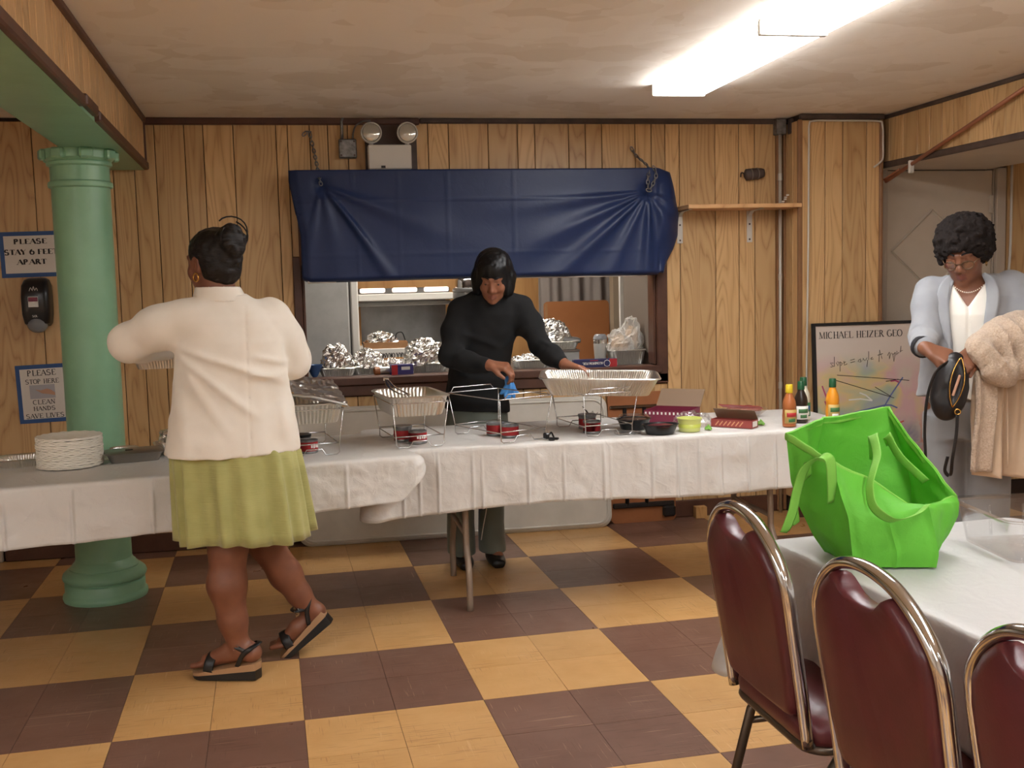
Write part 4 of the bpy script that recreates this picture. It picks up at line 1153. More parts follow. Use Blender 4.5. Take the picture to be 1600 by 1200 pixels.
def simple_pan(name, label, x, y, z, rz, w, d, h, mat, r=.03, fl=.0012, group=None, extra=None):
    t = thing(name, label, 'pan', (x, y, z), rz, group)
    obj('tray', pan(MB(), w, d, h, flute=fl, r=r, rim=.008), mat, t, 35)
    if extra: extra(t)
    return t
simple_pan('foil_pan', 'shallow foil pan left of the paper plates', -1.69, .46, LZ, .3, .23, .20, .03, 'foil_pan', .07, .002)
def lid(t):
    obj('lid', MB().loft([[(a, c, z) for a, c in rrect(w, d, .03, 4)] for w, d, z in ((.235, .165, .036), (.235, .165, .039), (.21, .14, .042), (.205, .135, .044))]), 'dull_pan', t, 35)
    obj('lid_vent', MB().box((-.02, -.01, .046), (.03, .012, .004), bev=.001), 'black_plastic', t)
simple_pan('metal_pan', 'small lidded metal pan right of the paper plates', -1.255, .43, LZ, .25, .235, .165, .038, 'dull_pan', .025, 0, extra=lid)
simple_pan('foil_pan', 'foil pan under the crumpled foil behind the cream jacket', -1.05, .62, LZ, .2, .30, .24, .035, 'foil_pan')
b = MB(); foil_blob(b, (-1.05, .62, LZ + .045), .125, .095, .085, 31, 48, 18)
solo('foil_mound', b, 'foil', 'crumpled foil heap beside the woman in the cream jacket', 'foil')
simple_pan('foil_pan', 'small foil cup pan behind the paper plates', -1.32, .58, LZ, .1, .12, .12, .03, 'foil_pan', .05)
# ------------------------------------------------------------------ kitchen behind the hatch
struct('wall_kitchen_back', MB().box((.2, 4.05, 1.2), (4.4, .1, 2.4)), 'plywood')
struct('wall_kitchen_left', MB().box((-1.45, 3.02, 1.2), (.1, 1.96, 2.4)), 'wall_paint')
struct('wall_kitchen_right', MB().box((2.45, 3.02, 1.2), (.1, 1.96, 2.4)), 'wall_paint')
struct('ceiling_kitchen', MB().box((.5, 3.05, 2.45), (4.0, 2.0, .1)), 'hall_paint')
struct('wall_kitchen_partition', MB().box((2.0, 3.36, 1.2), (.76, .1, 2.4)), 'wall_paint')
struct('wall_kitchen_return', MB().box((1.545, 2.36, 1.2), (.07, .63, 2.4)), 'grey_trim')
struct('trim_8', MB().box((1.535, 2.69, 1.2), (.10, .03, 2.4), bev=.004), 'white_plastic')
fixture(.35, 2.55, 2.4, 'fluorescent panel on the kitchen ceiling', 'lens_glow_kitchen', L=1.2, W=.28, rz=PI / 2, group='kitchen lamps')
t = thing('light_switch', 'small brown switch plate on the kitchen wall', 'switch', (1.72, 3.31, 1.25))
obj('plate', MB().box((0, -.004, .04), (.07, .008, .08), bev=.003), 'dark_trim', t)
for x in (-.015, .015): obj('toggle', MB().box((x, -.012, .04), (.01, .012, .02), bev=.002), 'brown_trim', t)
t = thing('curtain', 'grey plastic curtain hanging in the kitchen', 'curtain', (1.50, 3.86, 0))
obj('sheet', MB().grid(lambda u, v: ((u - .5) * .62, .02 * math.sin(u * 21 + 2 * v) + .012 * math.sin(u * 47), v * 1.98), 60, 14, th=.004), M('grey_curtain', (150, 140, 134), .5, bump=(30, .3, .006)), t, True)
obj('rail', MB().tube([(-.33, 0, 1.99), (.33, 0, 1.99)], .012, 8), 'galv', t, True)
t = thing('leaning_board', 'brown wooden board standing in front of the kitchen curtain', 'board', (1.43, 3.60, 0))
obj('panel', MB().loft([[(a, y, c) for a, c in rrect(.50, 1.29, .03, 4, 0, .645)] for y in (-.012, .012)], X=Matrix.Rotation(math.radians(-3), 4, 'X')), M('orange_board', (172, 112, 66), .5, var=(3, (162, 102, 58))), t, 30)
obj('edge_band', MB().box((-.235, -.014, .645), (.02, .004, 1.26), X=Matrix.Rotation(math.radians(-3), 4, 'X')), 'cardboard', t)
t = thing('refrigerator', 'tall grey steel refrigerator at the left of the hatch', 'refrigerator', (-.60, 3.25, 0))
obj('body', MB().box((0, .02, .92), (.76, .66, 1.84), bev=.008), 'steel_brushed', t)
obj('door', MB().box((-.03, -.335, .94), (.70, .05, 1.74), bev=.01), 'steel_brushed', t)
obj('door_edge', MB().box((.355, -.335, .92), (.05, .052, 1.84), bev=.008), 'white_plastic', t)
obj('handle', MB().tube([(-.33, -.365, .9), (-.33, -.395, .95), (-.33, -.395, 1.35), (-.33, -.365, 1.4)], .012, 8), 'chrome', t, True)
obj('badge', MB().lathe([(.008, 0), (.006, .004)], 10, X=T((-.24, -.361, 1.44), rx=PI / 2)), 'white_plastic', t)
emit('warm_glow', (1.0, .74, .62), 1.0)
t = thing('warming_shelf', 'white heat-lamp shelf glowing above the kitchen range', 'heat lamp', (.14, 3.66, 0))
obj('shelf', MB().box((0, 0, 1.355), (.68, .34, .05), bev=.006), 'white_plastic', t)
obj('lower_rail', MB().box((0, -.03, 1.306), (.68, .04, .03), bev=.006), 'steel_brushed', t)
obj('back_panel', MB().box((0, .24, 1.17), (.68, .03, .34), bev=.004), 'steel', t)
obj('top_housing', MB().box((0, .05, 1.40), (.66, .2, .04), bev=.006), 'steel', t)
for x in (-.23, 0, .23): obj('lamp_strip', MB().loft([[(x + a, -.058 + .01 * k, 1.405 + c) for a, c in rrect(.17 - .01 * k, .03 - .004 * k, .012, 4)] for k in (0, -1)]), 'warm_glow', t)
for x in (-.33, .33): obj('post', MB().box((x, .1, .68), (.03, .03, 1.34), bev=.004), 'plywood', t)
obj('range_top', MB().box((0, .0, .98), (.72, .5, .05), bev=.006), 'white_plastic', t)
obj('range_body', MB().box((0, .02, .478), (.68, .46, .955), bev=.006), 'steel_brushed', t)
t = thing('coffee_urn', 'tall steel coffee urn behind the woman in black', 'urn', (.555, 3.25, 0))
obj('stand', MB().box((0, 0, .48), (.26, .3, .96), bev=.006), 'steel_brushed', t)
obj('tank', MB().lathe([(.10, .96), (.105, .98), (.105, 1.38), (.11, 1.385), (.11, 1.40), (.10, 1.41)], 28), 'steel', t, 40)
obj('lid', MB().lathe([(.088, 1.41), (.088, 1.465), (.08, 1.475), (.03, 1.48)], 24), 'chrome', t, 40)
obj('spout', MB().tube([(0, -.10, 1.02), (0, -.15, 1.02), (0, -.155, .99)], .01, 8), 'black_plastic', t, True)
t = thing('serving_counter', 'steel serving counter inside the hatch', 'counter', (.30, 2.38, 0))
obj('worktop', MB().box((0, 0, .905), (2.34, .66, .03), bev=.006), 'steel', t)
obj('front_panel', MB().box((0, .02, .44), (2.3, .58, .88), bev=.004), 'steel_brushed', t)
CZ = .921
t = thing('prep_table', 'low prep table holding the fruit box in the kitchen', 'table', (.03, 2.98, 0))
obj('top', MB().box((0, 0, .915), (.48, .4, .03), bev=.004), 'white_plastic', t)
for a in (-.21, .21):
    for c in (-.17, .17): obj('leg', MB().box((a, c, .45), (.035, .035, .90), bev=.004), 'steel', t)
t = thing('fruit_box', 'white orange-crate box standing upside down in the kitchen', 'box', (.0, 2.90, .931))
obj('carton', MB().box((0, 0, .05), (.42, .2, .10), bev=.003), 'white_print', t)
b = MB(); text(b, 'CARA CARA ORANGES', Matrix.Translation((.17, -.1005, .07)) @ Matrix.Rotation(PI, 4, 'Y'), .030, .18, .1, width=.30); obj('lettering', b, 'ink', t)
b = MB().tube(smooth_path([(-.14, -.1015, .022), (-.06, -.1015, .034), (.04, -.1015, .036), (.12, -.1015, .024)]), (.0008, .005), 6, flat=(0, 1, 0)); obj('print_mark', b, M('orange_print', (216, 150, 80), .6), t)
t = thing('cardboard_tray', 'cardboard tray of foil parcels on top of the fruit box', 'tray', (-.055, 2.90, 1.0315))
b = MB()
for c, d in (((0, -.09, .02), (.28, .004, .04)), ((0, .09, .02), (.28, .004, .04)), ((-.14, 0, .02), (.004, .18, .04)), ((.14, 0, .02), (.004, .18, .04)), ((0, 0, .002), (.28, .18, .004))): b.box(c, d)
obj('tray', b, 'cardboard', t)
b = MB(); foil_blob(b, (-.075, 2.90, 1.037), .105, .075, .085, 8, 44, 16); solo('foil_mound', b, 'foil', 'foil parcel lying in the cardboard tray', 'foil')
cord('cable_loop', 'black loop of cable lying over the tray foil', [(.01, 2.86, 1.09), (.02, 2.86, 1.125), (.055, 2.86, 1.13), (.075, 2.86, 1.08)], .004, 'black_plastic', 'cable')

def foil_thing(label, x, y, w, d, h, bh, seed, pan_h=.045, z=CZ, rz=0):
    t = thing('covered_pan', label, 'pan', (x, y, z), rz, 'foil-covered pans in the hatch')
    obj('tray', pan(MB(), w, d, pan_h, rim=.008, r=.025), 'foil_pan', t, 35)
    b = MB(); foil_blob(b, (0, 0, pan_h * .8), w * bh, d * bh, h - pan_h, seed, 52, 18); obj('foil_cover', b, 'foil', t)
    return t
foil_thing('foil-covered pan with a tall crumpled heap at the hatch left', -.385, 2.19, .22, .20, .185, .40, 41)
foil_thing('low foil-covered pan next to the tall heap', -.205, 2.24, .19, .18, .14, .48, 43)
foil_thing('large round foil heap beside the woman in black', .145, 2.24, .25, .23, .19, .48, 45, .05)
foil_thing('flat foil-covered pan right of the woman in black', .775, 2.20, .22, .20, .075, .44, 47, .05)
foil_thing('smaller foil bundle between the heap and the boxes', -.06, 2.20, .12, .12, .085, .5, 49, .03)
M('funnel_blue', (60, 92, 140), .5)
solo('blue_cup', MB().lathe([(.012, 0), (.02, .01), (.048, .07), (.05, .072), (.046, .07), (.014, .012)], 20, c=(-.515, 2.11, CZ)), 'funnel_blue', 'blue paper cone cup at the left end of the hatch', 'cup', None, 40)
b = MB().lathe([(.03, 0), (.045, .012), (.05, .03), (.04, .05), (.02, .055)], 14, c=(-.49, 2.08, CZ), wob=lambda i, z: .12 * math.sin(i * 2.3))
b = MB()
t = thing('cardboard_roll', 'brown cardboard roll end beside the red box', 'roll', (-.115, 2.075, CZ), .2)
obj('tube', MB().lathe([(.024, 0), (.024, .12), (.019, .12), (.019, .0)], 18, X=T((-.06, 0, .024), ry=PI / 2), cap=False), 'brown_board', t, 40)
obj('foil_wrap', MB().lathe([(.0245, .03), (.0255, .035), (.0255, .118), (.0245, .12)], 18, X=T((-.06, 0, .024), ry=PI / 2), cap=False), 'foil_smooth', t, 40)
t = thing('wrap_box', 'purple and red plastic wrap box on the hatch sill', 'box', (-.02, 2.02, CZ), math.radians(8))
obj('carton', MB().box((0, 0, .031), (.13, .05, .062), bev=.002), 'purple_print', t)
obj('red_panel', MB().box((-.045, -.0255, .031), (.035, .001, .06)), 'red_print', t)
obj('white_panel', MB().box((.02, -.0255, .04), (.05, .001, .018)), 'white_print', t)
t = thing('foil_box', 'dark blue aluminum foil box turned upside down on the sill', 'box', (1.125, 1.985, CZ), math.radians(1))
obj('carton', MB().box((0, 0, .026), (.265, .045, .052), bev=.002), 'navy_print', t)
obj('red_end', MB().box((.108, -.0228, .026), (.046, .001, .051)), 'red_print', t)
b = MB(); text(b, 'ALUMINUM FOIL', Matrix.Translation((.045, -.023, .034)) @ Matrix.Rotation(PI, 4, 'Y'), .013, .22, .14, width=.125); obj('lettering', b, 'white_print', t)
obj('emblem', MB().lathe([(.021, 0), (.021, .001)], 8, X=T((.07, -.0225, .026), rx=PI / 2)), 'white_print', t)
em = t.children[-1]
obj('emblem_core', MB().lathe([(.0175, 0), (.0175, .001)], 8, X=T((.07, -.0232, .026), rx=PI / 2)), 'navy_print', em)
obj('stripe', MB().box((-.01, -.0228, .044), (.05, .001, .004)), 'red_print', t)
t = thing('tumbler', 'grey steel travel tumbler with clear lid on the counter', 'tumbler', (1.232, 2.25, CZ))
obj('cup', MB().lathe([(.032, 0), (.034, .004), (.041, .10), (.042, .13), (.039, .132)], 24), M('tumbler_grey', (176, 172, 164), .35), t, 40)
obj('steel_band', MB().lathe([(.0425, .128), (.0425, .152), (.04, .154)], 24), 'chrome', t, 40)
obj('lid', MB().lathe([(.043, .153), (.043, .165), (.037, .178), (.03, .185), (.01, .185)], 24), 'grey_lens', t, 40)
t = thing('covered_pan', 'foil pan with grey lid raised on a box right of the woman in black', 'pan', (1.005, 2.52, CZ + .085), -.12, 'foil-covered pans in the hatch')
obj('tray', pan(MB(), .31, .22, .05, rim=.01), 'foil_pan', t, 35)
b = MB(); foil_blob(b, (-.03, 0, .045), .125, .09, .145, 53, 44, 16, flatt=1.3); obj('foil_cover', b, 'foil', t)
obj('lid', MB().box((.09, .02, .075), (.12, .18, .03), bev=.006, X=T(ry=.15)), 'steel', t)
t = thing('storage_box', 'grey box under the raised foil pan', 'box', (1.0, 2.52, CZ))
obj('body', MB().box((0, 0, .035), (.28, .2, .07), bev=.004), 'steel_brushed', t)
obj('lid', MB().box((0, 0, .077), (.29, .21, .014), bev=.004), 'grey_trim', t)
simple_pan('foil_pan', 'fluted foil pan full of bags at the hatch right', 1.385, 2.22, CZ, 0, .225, .20, .085, 'foil_pan', .03, .002, 'foil-covered pans in the hatch')
M('bread', (206, 170, 130), .7)
def bagged(label, c, rx, ry, h, seed, film='cloudy_film', inner='bread'):
    t = thing('plastic_bag', label, 'bag', c)
    b = MB(); foil_blob(b, (0, 0, .006), rx * .78, ry * .78, h * .72, seed, 20, 10, rough=.008); obj('contents', b, inner, t, True)
    b = MB(); foil_blob(b, (0, 0, 0), rx, ry, h, seed + 1, 36, 14, rough=.028); obj('film', b, film, t)
    return t
bagged('clear bag with pale bread in the right hatch pan', (1.335, 2.19, CZ + .085), .07, .06, .12, 61)
bagged('taller clear bag at the right end of the hatch', (1.442, 2.275, CZ + .085), .06, .06, .185, 63)

# ------------------------------------------------------------------ banquet chairs
def chair(label, cx, cy, rz=0.0):
    t = thing('banquet_chair', label, 'chair', (cx, cy, 0), rz, 'burgundy banquet chairs')
    lean = lambda z: -.205 - max(0, z - .44) * .155
    half = [(.19, .43), (.192, .55), (.196, .68), (.197, .765), (.186, .815), (.150, .862), (.10, .898), (.05, .914), (0, .919)]
    pts = [(y, z) for y, z in half] + [(-y, z) for y, z in half[::-1][1:]]
    obj('back_frame', MB().tube([(p.x, p.y, p.z) for p in smooth_path([(lean(z), y, z) for y, z in pts], 5)], (.015, .012), 10), 'chrome', t, True)
    hp = [(0, .852), (.030, .854), (.055, .862), (.078, .882), (.095, .890), (.14, .856), (.174, .812), (.184, .765), (.183, .68), (.178, .57), (.165, .50), (.15, .485), (0, .482)]
    ol = hp + [(-y, z) for y, z in hp[::-1][1:-1]]
    ol2, _ = resample([(a, c) for a, c in ol], 110)
    cz = .68
    rings = []
    for k, off in ((.86, .024), (.94, .022), (.985, .014), (1.0, 0), (.985, -.014), (.94, -.022), (.86, -.024)):
        rings.append([(lean(z) + off, y * (k if abs(k) > .9 else k), cz + (z - cz) * (k * .5 + .5 if k < 1 else 1)) for y, z in ol2])
    obj('backrest', MB().loft(rings), 'burgundy_vinyl', t, 50)
    so = rrect(.42, .41, .07, 6)
    obj('seat', MB().loft([[(a * k + .0, c * k, z) for a, c in so] for k, z in ((.95, .422), (1.0, .432), (1.015, .452), (.99, .472), (.9, .486), (.6, .492))]), 'burgundy_vinyl', t, 50)
    obj('seat_frame', MB().tube([(a * 1.0, c * 1.0, .418) for a, c in rrect(.40, .385, .05, 5)], .011, 8, closed=True), 'leg_bronze', t, True)
    for s in (-1, 1):
        obj('leg', MB().tube(smooth_path([(-.205, s * .19, .435), (-.20, s * .192, .405), (-.165, s * .193, .39), (-.13, s * .193, .40)], 4), .0115, 8), 'leg_bronze', t, True) if False else None
        lg = obj('leg', MB().tube([(-.12, s * .190, .415), (-.16, s * .193, .36), (-.255, s * .198, .0)], .0125, 8), 'leg_bronze', t, True)
        lg2 = obj('leg', MB().tube([(.15, s * .190, .415), (.175, s * .193, .36), (.215, s * .198, .0)], .0125, 8), 'leg_bronze', t, True)
        obj('side_stretcher', MB().tube([(-.17, s * .194, .33), (.18, s * .194, .33)], .009, 8), 'leg_bronze', t, True)
        for q, x in ((lg, -.258), (lg2, .216)):
            obj('foot_cap', MB().lathe([(.016, 0), (.016, .02), (.014, .024)], 10, c=(x, s * .198, 0)), 'black_rubber', q, 40)
    return t
chair('burgundy vinyl chair with chrome frame, farthest of the three', .712, -1.90, math.radians(2))
chair('middle burgundy banquet chair with chrome arched back', .735, -2.42, math.radians(3))
chair('nearest burgundy chair cut off by the right edge', .79, -2.84, math.radians(3))

# ------------------------------------------------------------------ green shopping bag
def ring_interp(corn, n):
    """closed ring through corners with straight-ish panels"""
    P, _ = resample([tuple(c) for c in corn], n); return P
def bag_pts():
    lv = {  # FL, FM, FR, R, BR, BL, L
        0.00: [(.742, -1.868, .748), (.83, -1.893, .748), (.915, -1.918, .748), (.985, -1.80, .748), (1.0, -1.66, .748), (.84, -1.60, .748), (.745, -1.72, .748)],
        0.10: [(.735, -1.872, .785), (.828, -1.902, .785), (.917, -1.926, .785), (1.02, -1.80, .79), (1.02, -1.645, .80), (.82, -1.585, .80), (.715, -1.72, .79)],
        0.36: [(.724, -1.873, .871), (.806, -1.90, .868), (.893, -1.922, .893), (1.046, -1.80, .838), (1.03, -1.62, .89), (.80, -1.57, .90), (.668, -1.735, .875)],
        0.55: [(.712, -1.86, .920), (.800, -1.865, .892), (.900, -1.90, .896), (1.054, -1.79, .868), (1.02, -1.60, .96), (.79, -1.575, .96), (.650, -1.73, .935)],
        1.00: [(.704, -1.83, .998), (.812, -1.81, .945), (.905, -1.855, .868), (1.052, -1.78, .885), (.984, -1.58, 1.086), (.797, -1.60, 1.068), (.642, -1.72, 1.052)]}
    return lv
lv = bag_pts()
SUB = 14
def bag_ring(t):
    ks = sorted(lv); 
    for a, c in zip(ks[:-1], ks[1:]):
        if a <= t <= c:
            f = (t - a) / (c - a); C = [np.array(p) * (1 - f) + np.array(q) * f for p, q in zip(lv[a], lv[c])]; break
    out = []
    for i in range(7):
        p, q = C[i], C[(i + 1) % 7]
        for s in range(SUB): out.append(p + (q - p) * s / SUB)
    return np.array(out)
NR = 26
A = np.array([bag_ring(k / NR) for k in range(NR + 1)])
cen = A.mean(axis=1, keepdims=True)
nr = A - cen; nr[..., 2] *= .2; nr /= np.linalg.norm(nr, axis=2, keepdims=True)
wr = (vn(A, 14, 2) - .5) * .022 + (1 - 2 * abs(vn(A, 22, 5) - .5) - .5) * .010
k6 = (np.arange(7 * SUB) % SUB) / SUB
seam = np.minimum(k6, 1 - k6) * SUB
lvl = np.linspace(0, 1, NR + 1)[:, None]
A = A + nr * (wr * np.clip(seam / 3, 0, 1)[None] * np.clip(lvl * 6, .1, 1) + .006 * np.exp(-(seam / .7) ** 2)[None])[..., None]
t = thing('shopping_bag', 'bright green fabric shopping bag slumped open on the foreground table', 'bag', (.86, -1.76, .748))
inner = A - nr * .0035
loops = [[tuple(p) for p in r] for r in A] + [[tuple(p) for p in r] for r in inner[::-1]]
L2 = loops[:NR + 1] + loops[NR + 1:-1] + [[(p[0], p[1], p[2] + .004) for p in loops[-1]]]
obj('fabric', MB().loft(L2), 'green_fabric', t, 60, world=True)
hem = A[-1] + nr[-1] * .001
obj('rim_hem', MB().tube([tuple(p - np.array([0, 0, .008])) for p in hem], [(.010, .0022)] * len(hem), 8, closed=True, flat=(0, 0, 1)), 'green_strap', t, True, world=True)
def strap(pts, flat=None, w=.015):
    return MB().tube(smooth_path(pts, 7), (w, .0013), 8, flat=flat)
obj('handle_strap', strap([(.700, -1.835, .90), (.688, -1.856, .96), (.675, -1.868, 1.008), (.648, -1.862, 1.012), (.628, -1.84, .985), (.618, -1.82, .93), (.612, -1.81, .88), (.598, -1.805, .838), (.592, -1.80, .826)], (1, .25, .1)), 'green_strap', t, True, world=True)
obj('handle_strap', strap([(.655, -1.80, .955), (.645, -1.815, .985), (.632, -1.81, .97), (.625, -1.79, .9), (.635, -1.78, .84)], (1, .6, 0)), 'green_strap', t, True, world=True)
obj('handle_strap', strap([(.905, -1.66, .96), (.885, -1.69, 1.02), (.862, -1.73, 1.035), (.833, -1.80, 1.0), (.800, -1.845, .975), (.775, -1.872, .938), (.772, -1.90, .895), (.80, -1.935, .872), (.85, -1.945, .884), (.885, -1.935, .902)], (.3, -1, .45), .014), 'green_strap', t, True, world=True)
obj('handle_strap', strap([(.95, -1.66, 1.0), (.915, -1.705, 1.03), (.93, -1.74, .98), (.985, -1.765, .92)], (.2, -.6, .6), .012), 'green_strap', t, True, world=True)

# ------------------------------------------------------------------ clear plastic tray on the foreground table
t = thing('clear_tray', 'empty clear plastic serving tray right of the green bag', 'tray', (1.292, -1.83, .745), math.radians(-6))
Ls = []
def tl(w, d, z, r): return [(a, c, z) for a, c in rrect(w, d, r, 5)]
obj('tray', MB().loft([tl(.33, .24, 0, .03), tl(.34, .25, .004, .03), tl(.37, .28, .09, .035), tl(.372, .282, .10, .035), tl(.41, .32, .103, .05), tl(.412, .322, .108, .05), tl(.372, .282, .106, .035), tl(.366, .276, .09, .033), tl(.336, .246, .007, .028)]), 'clear_plastic', t, 35)
for s in (-1, 1):
    for x in (-.09, 0, .09): obj('rib', MB().tube([(x, s * .128, .01), (x, s * .138, .085)], .004, 6), 'clear_plastic', t, True)
# ------------------------------------------------------------------ people: smooth-union distance fields turned into one continuous surface
class SDF:
    def __init__(s, lo, hi, h):
        s.lo = np.array(lo, np.float32); s.h = h
        s.n = np.ceil((np.array(hi) - s.lo) / h).astype(int) + 1
        s.D = np.full(tuple(s.n), 9.0, np.float32)
        s.ax = [s.lo[i] + np.arange(s.n[i], dtype=np.float32) * np.float32(h) for i in range(3)]
    def win(s, lo, hi):
        a = np.clip(np.floor((np.array(lo) - s.lo) / s.h).astype(int), 0, s.n - 1); b = np.clip(np.ceil((np.array(hi) - s.lo) / s.h).astype(int) + 1, 1, s.n)
        sl = tuple(slice(int(p), int(max(q, p + 1))) for p, q in zip(a, b))
        return sl, s.ax[0][sl[0]][:, None, None], s.ax[1][sl[1]][None, :, None], s.ax[2][sl[2]][None, None, :]
    def put(s, sl, d, k, mode='add'):
        A = s.D[sl]
        if mode == 'add':
            hh = np.maximum(k - abs(A - d), 0) / k; s.D[sl] = np.minimum(A, d) - hh * hh * (k * .25)
        else:
            d = -d; hh = np.maximum(k - abs(A - d), 0) / k; s.D[sl] = np.maximum(A, d) + hh * hh * (k * .25)
    def cap(s, a, b, ra, rb=None, k=.02, mode='add'):
        rb = ra if rb is None else rb
        a = np.array(a, float); b = np.array(b, float); m = max(ra, rb) + k + 3 * s.h
        sl, x, y, z = s.win(np.minimum(a, b) - m, np.maximum(a, b) + m)
        d = (b - a).astype(np.float32); L = max(float(d @ d), 1e-9)
        t = np.clip(((x - a[0]) * d[0] + (y - a[1]) * d[1] + (z - a[2]) * d[2]) / L, 0, 1)
        r = ra + (rb - ra) * t
        s.put(sl, np.sqrt((x - a[0] - d[0] * t) ** 2 + (y - a[1] - d[1] * t) ** 2 + (z - a[2] - d[2] * t) ** 2) - r, k, mode)
        return s
    def chain(s, pts, rs, k=.02):
        for i in range(len(pts) - 1): s.cap(pts[i], pts[i + 1], rs[i], rs[i + 1], k)
        return s
    def ell(s, c, r, B=None, k=.02, mode='add'):
        c = np.array(c, float); r = np.array(r, float); m = r.max() + k + 3 * s.h
        sl, x, y, z = s.win(c - m, c + m)
        x, y, z = x - c[0], y - c[1], z - c[2]
        if B is not None:
            B = np.array(B, np.float32)  # rows: local axes
            x, y, z = (B[0][0] * x + B[0][1] * y + B[0][2] * z, B[1][0] * x + B[1][1] * y + B[1][2] * z, B[2][0] * x + B[2][1] * y + B[2][2] * z)
        q = np.sqrt((x / r[0]) ** 2 + (y / r[1]) ** 2 + (z / r[2]) ** 2)
        g = np.sqrt((x / r[0] ** 2) ** 2 + (y / r[1] ** 2) ** 2 + (z / r[2] ** 2) ** 2) + 1e-6
        s.put(sl, q * (q - 1) / g, k, mode)
        return s
    def tower(s, prof, ang=0.0, k=.03, p=2.0):
        """stack of (super)ellipses: prof rows (z, cx, cy, rx, ry), turned by ang about z"""
        P = np.array(prof, float); P = P[np.argsort(P[:, 0])]; m = P[:, 3:].max() + k + .03
        sl, x, y, z = s.win((P[:, 1].min() - m, P[:, 2].min() - m, P[0, 0] - k - .03), (P[:, 1].max() + m, P[:, 2].max() + m, P[-1, 0] + k + .03))
        cx, cy, rx, ry = [np.interp(z, P[:, 0], P[:, i]).astype(np.float32) for i in (1, 2, 3, 4)]
        ca, sa = math.cos(ang), math.sin(ang)
        u = (x - cx) * ca + (y - cy) * sa; v = -(x - cx) * sa + (y - cy) * ca
        q = (abs(u / rx) ** p + abs(v / ry) ** p) ** (1 / p)
        d = (q - 1) * np.minimum(rx, ry)
        d = np.maximum(d, np.maximum(P[0, 0] - z, z - P[-1, 0]))
        s.put(sl, d.astype(np.float32), k)
        return s
    def field(s, fn):
        s.D = (s.D + fn(s.ax[0][:, None, None], s.ax[1][None, :, None], s.ax[2][None, None, :])).astype(np.float32); return s
    def clip(s, fn):
        s.D = np.maximum(s.D, fn(s.ax[0][:, None, None], s.ax[1][None, :, None], s.ax[2][None, None, :]).astype(np.float32)); return s
    def crumple(s, amp, scale, seed, zs=1.0):
        act = np.argwhere(abs(s.D) < amp * 3 + .012)
        P = s.lo + act * s.h; P = P * np.array([1, 1, zs])
        s.D[act[:, 0], act[:, 1], act[:, 2]] += amp * (2 * vn(P, scale, seed) - 1); return s
    def nets(s):
        D = s.D; I = D < 0
        n = [d - 1 for d in D.shape]
        cnt = np.zeros(n, np.int8)
        for a in (0, 1):
            for b in (0, 1):
                for c in (0, 1): cnt += I[a:a + n[0], b:b + n[1], c:c + n[2]]
        act = np.argwhere((cnt > 0) & (cnt < 8))
        idx = np.full(n, -1, np.int32); idx[act[:, 0], act[:, 1], act[:, 2]] = np.arange(len(act))
        cor = [(a, b, c) for a in (0, 1) for b in (0, 1) for c in (0, 1)]
        V = np.stack([D[act[:, 0] + a, act[:, 1] + b, act[:, 2] + c] for a, b, c in cor], 1)
        S = np.zeros((len(act), 3)); W = np.zeros(len(act))
        for i in range(8):
            for j in range(i + 1, 8):
                if sum(abs(p - q) for p, q in zip(cor[i], cor[j])) != 1: continue
                vi, vj = V[:, i], V[:, j]; m = (vi < 0) != (vj < 0)
                t = np.where(m, vi / np.where(m, vi - vj, 1), 0)[:, None]
                S += np.where(m[:, None], np.array(cor[i]) + t * (np.array(cor[j]) - np.array(cor[i])), 0); W += m
        verts = s.lo + (act + S / W[:, None]) * s.h
        quads = []
        for ax in range(3):
            o1, o2 = [(1, 2), (2, 0), (0, 1)][ax]
            sA = [slice(None)] * 3; sB = [slice(None)] * 3
            sA[ax] = slice(0, D.shape[ax] - 1); sB[ax] = slice(1, D.shape[ax])
            ch = I[tuple(sA)] != I[tuple(sB)]
            e = np.argwhere(ch); e = e[(e[:, o1] > 0) & (e[:, o2] > 0) & (e[:, o1] < n[o1]) & (e[:, o2] < n[o2])]
            def at(d1, d2):
                q = e.copy(); q[:, o1] -= d1; q[:, o2] -= d2; return idx[q[:, 0], q[:, 1], q[:, 2]]
            Q = np.stack([at(1, 1), at(0, 1), at(0, 0), at(1, 0)], 1)
            fl = ~I[tuple(sA)][e[:, 0], e[:, 1], e[:, 2]]
            Q[fl] = Q[fl][:, ::-1]
            quads.append(Q)
        Q = np.concatenate(quads); Q = Q[(Q >= 0).all(1)]
        return verts, Q
    def object(s, name, mats, parent, region=None, iters=2):
        V, Q = s.nets()
        L = np.array(parent.location) if parent.parent is None else np.array(parent.parent.location)
        # light surface smoothing (keeps the pose, removes grid steps)
        for _ in range(iters):
            acc = np.zeros_like(V); w = np.zeros(len(V))
            for a, b in ((0, 1), (1, 2), (2, 3), (3, 0)):
                np.add.at(acc, Q[:, a], V[Q[:, b]]); np.add.at(w, Q[:, a], 1)
                np.add.at(acc, Q[:, b], V[Q[:, a]]); np.add.at(w, Q[:, b], 1)
            V = V * .45 + (acc / np.maximum(w, 1)[:, None]) * .55
        me = bpy.data.meshes.new(name)
        me.vertices.add(len(V)); me.vertices.foreach_set('co', (V - L).astype(np.float32).ravel())
        me.loops.add(Q.size); me.loops.foreach_set('vertex_index', Q.astype(np.int32).ravel())
        me.polygons.add(len(Q)); me.polygons.foreach_set('loop_start', np.arange(0, Q.size, 4, dtype=np.int32))
        me.polygons.foreach_set('loop_total', np.full(len(Q), 4, np.int32))
        me.polygons.foreach_set('use_smooth', np.ones(len(Q), bool))
        for m in (mats if isinstance(mats, (list, tuple)) else [mats]): me.materials.append(MATS[m] if isinstance(m, str) else m)
        if region is not None:
            me.polygons.foreach_set('material_index', region(V[Q].mean(1)).astype(np.int32))
        me.update(calc_edges=True); me.validate()
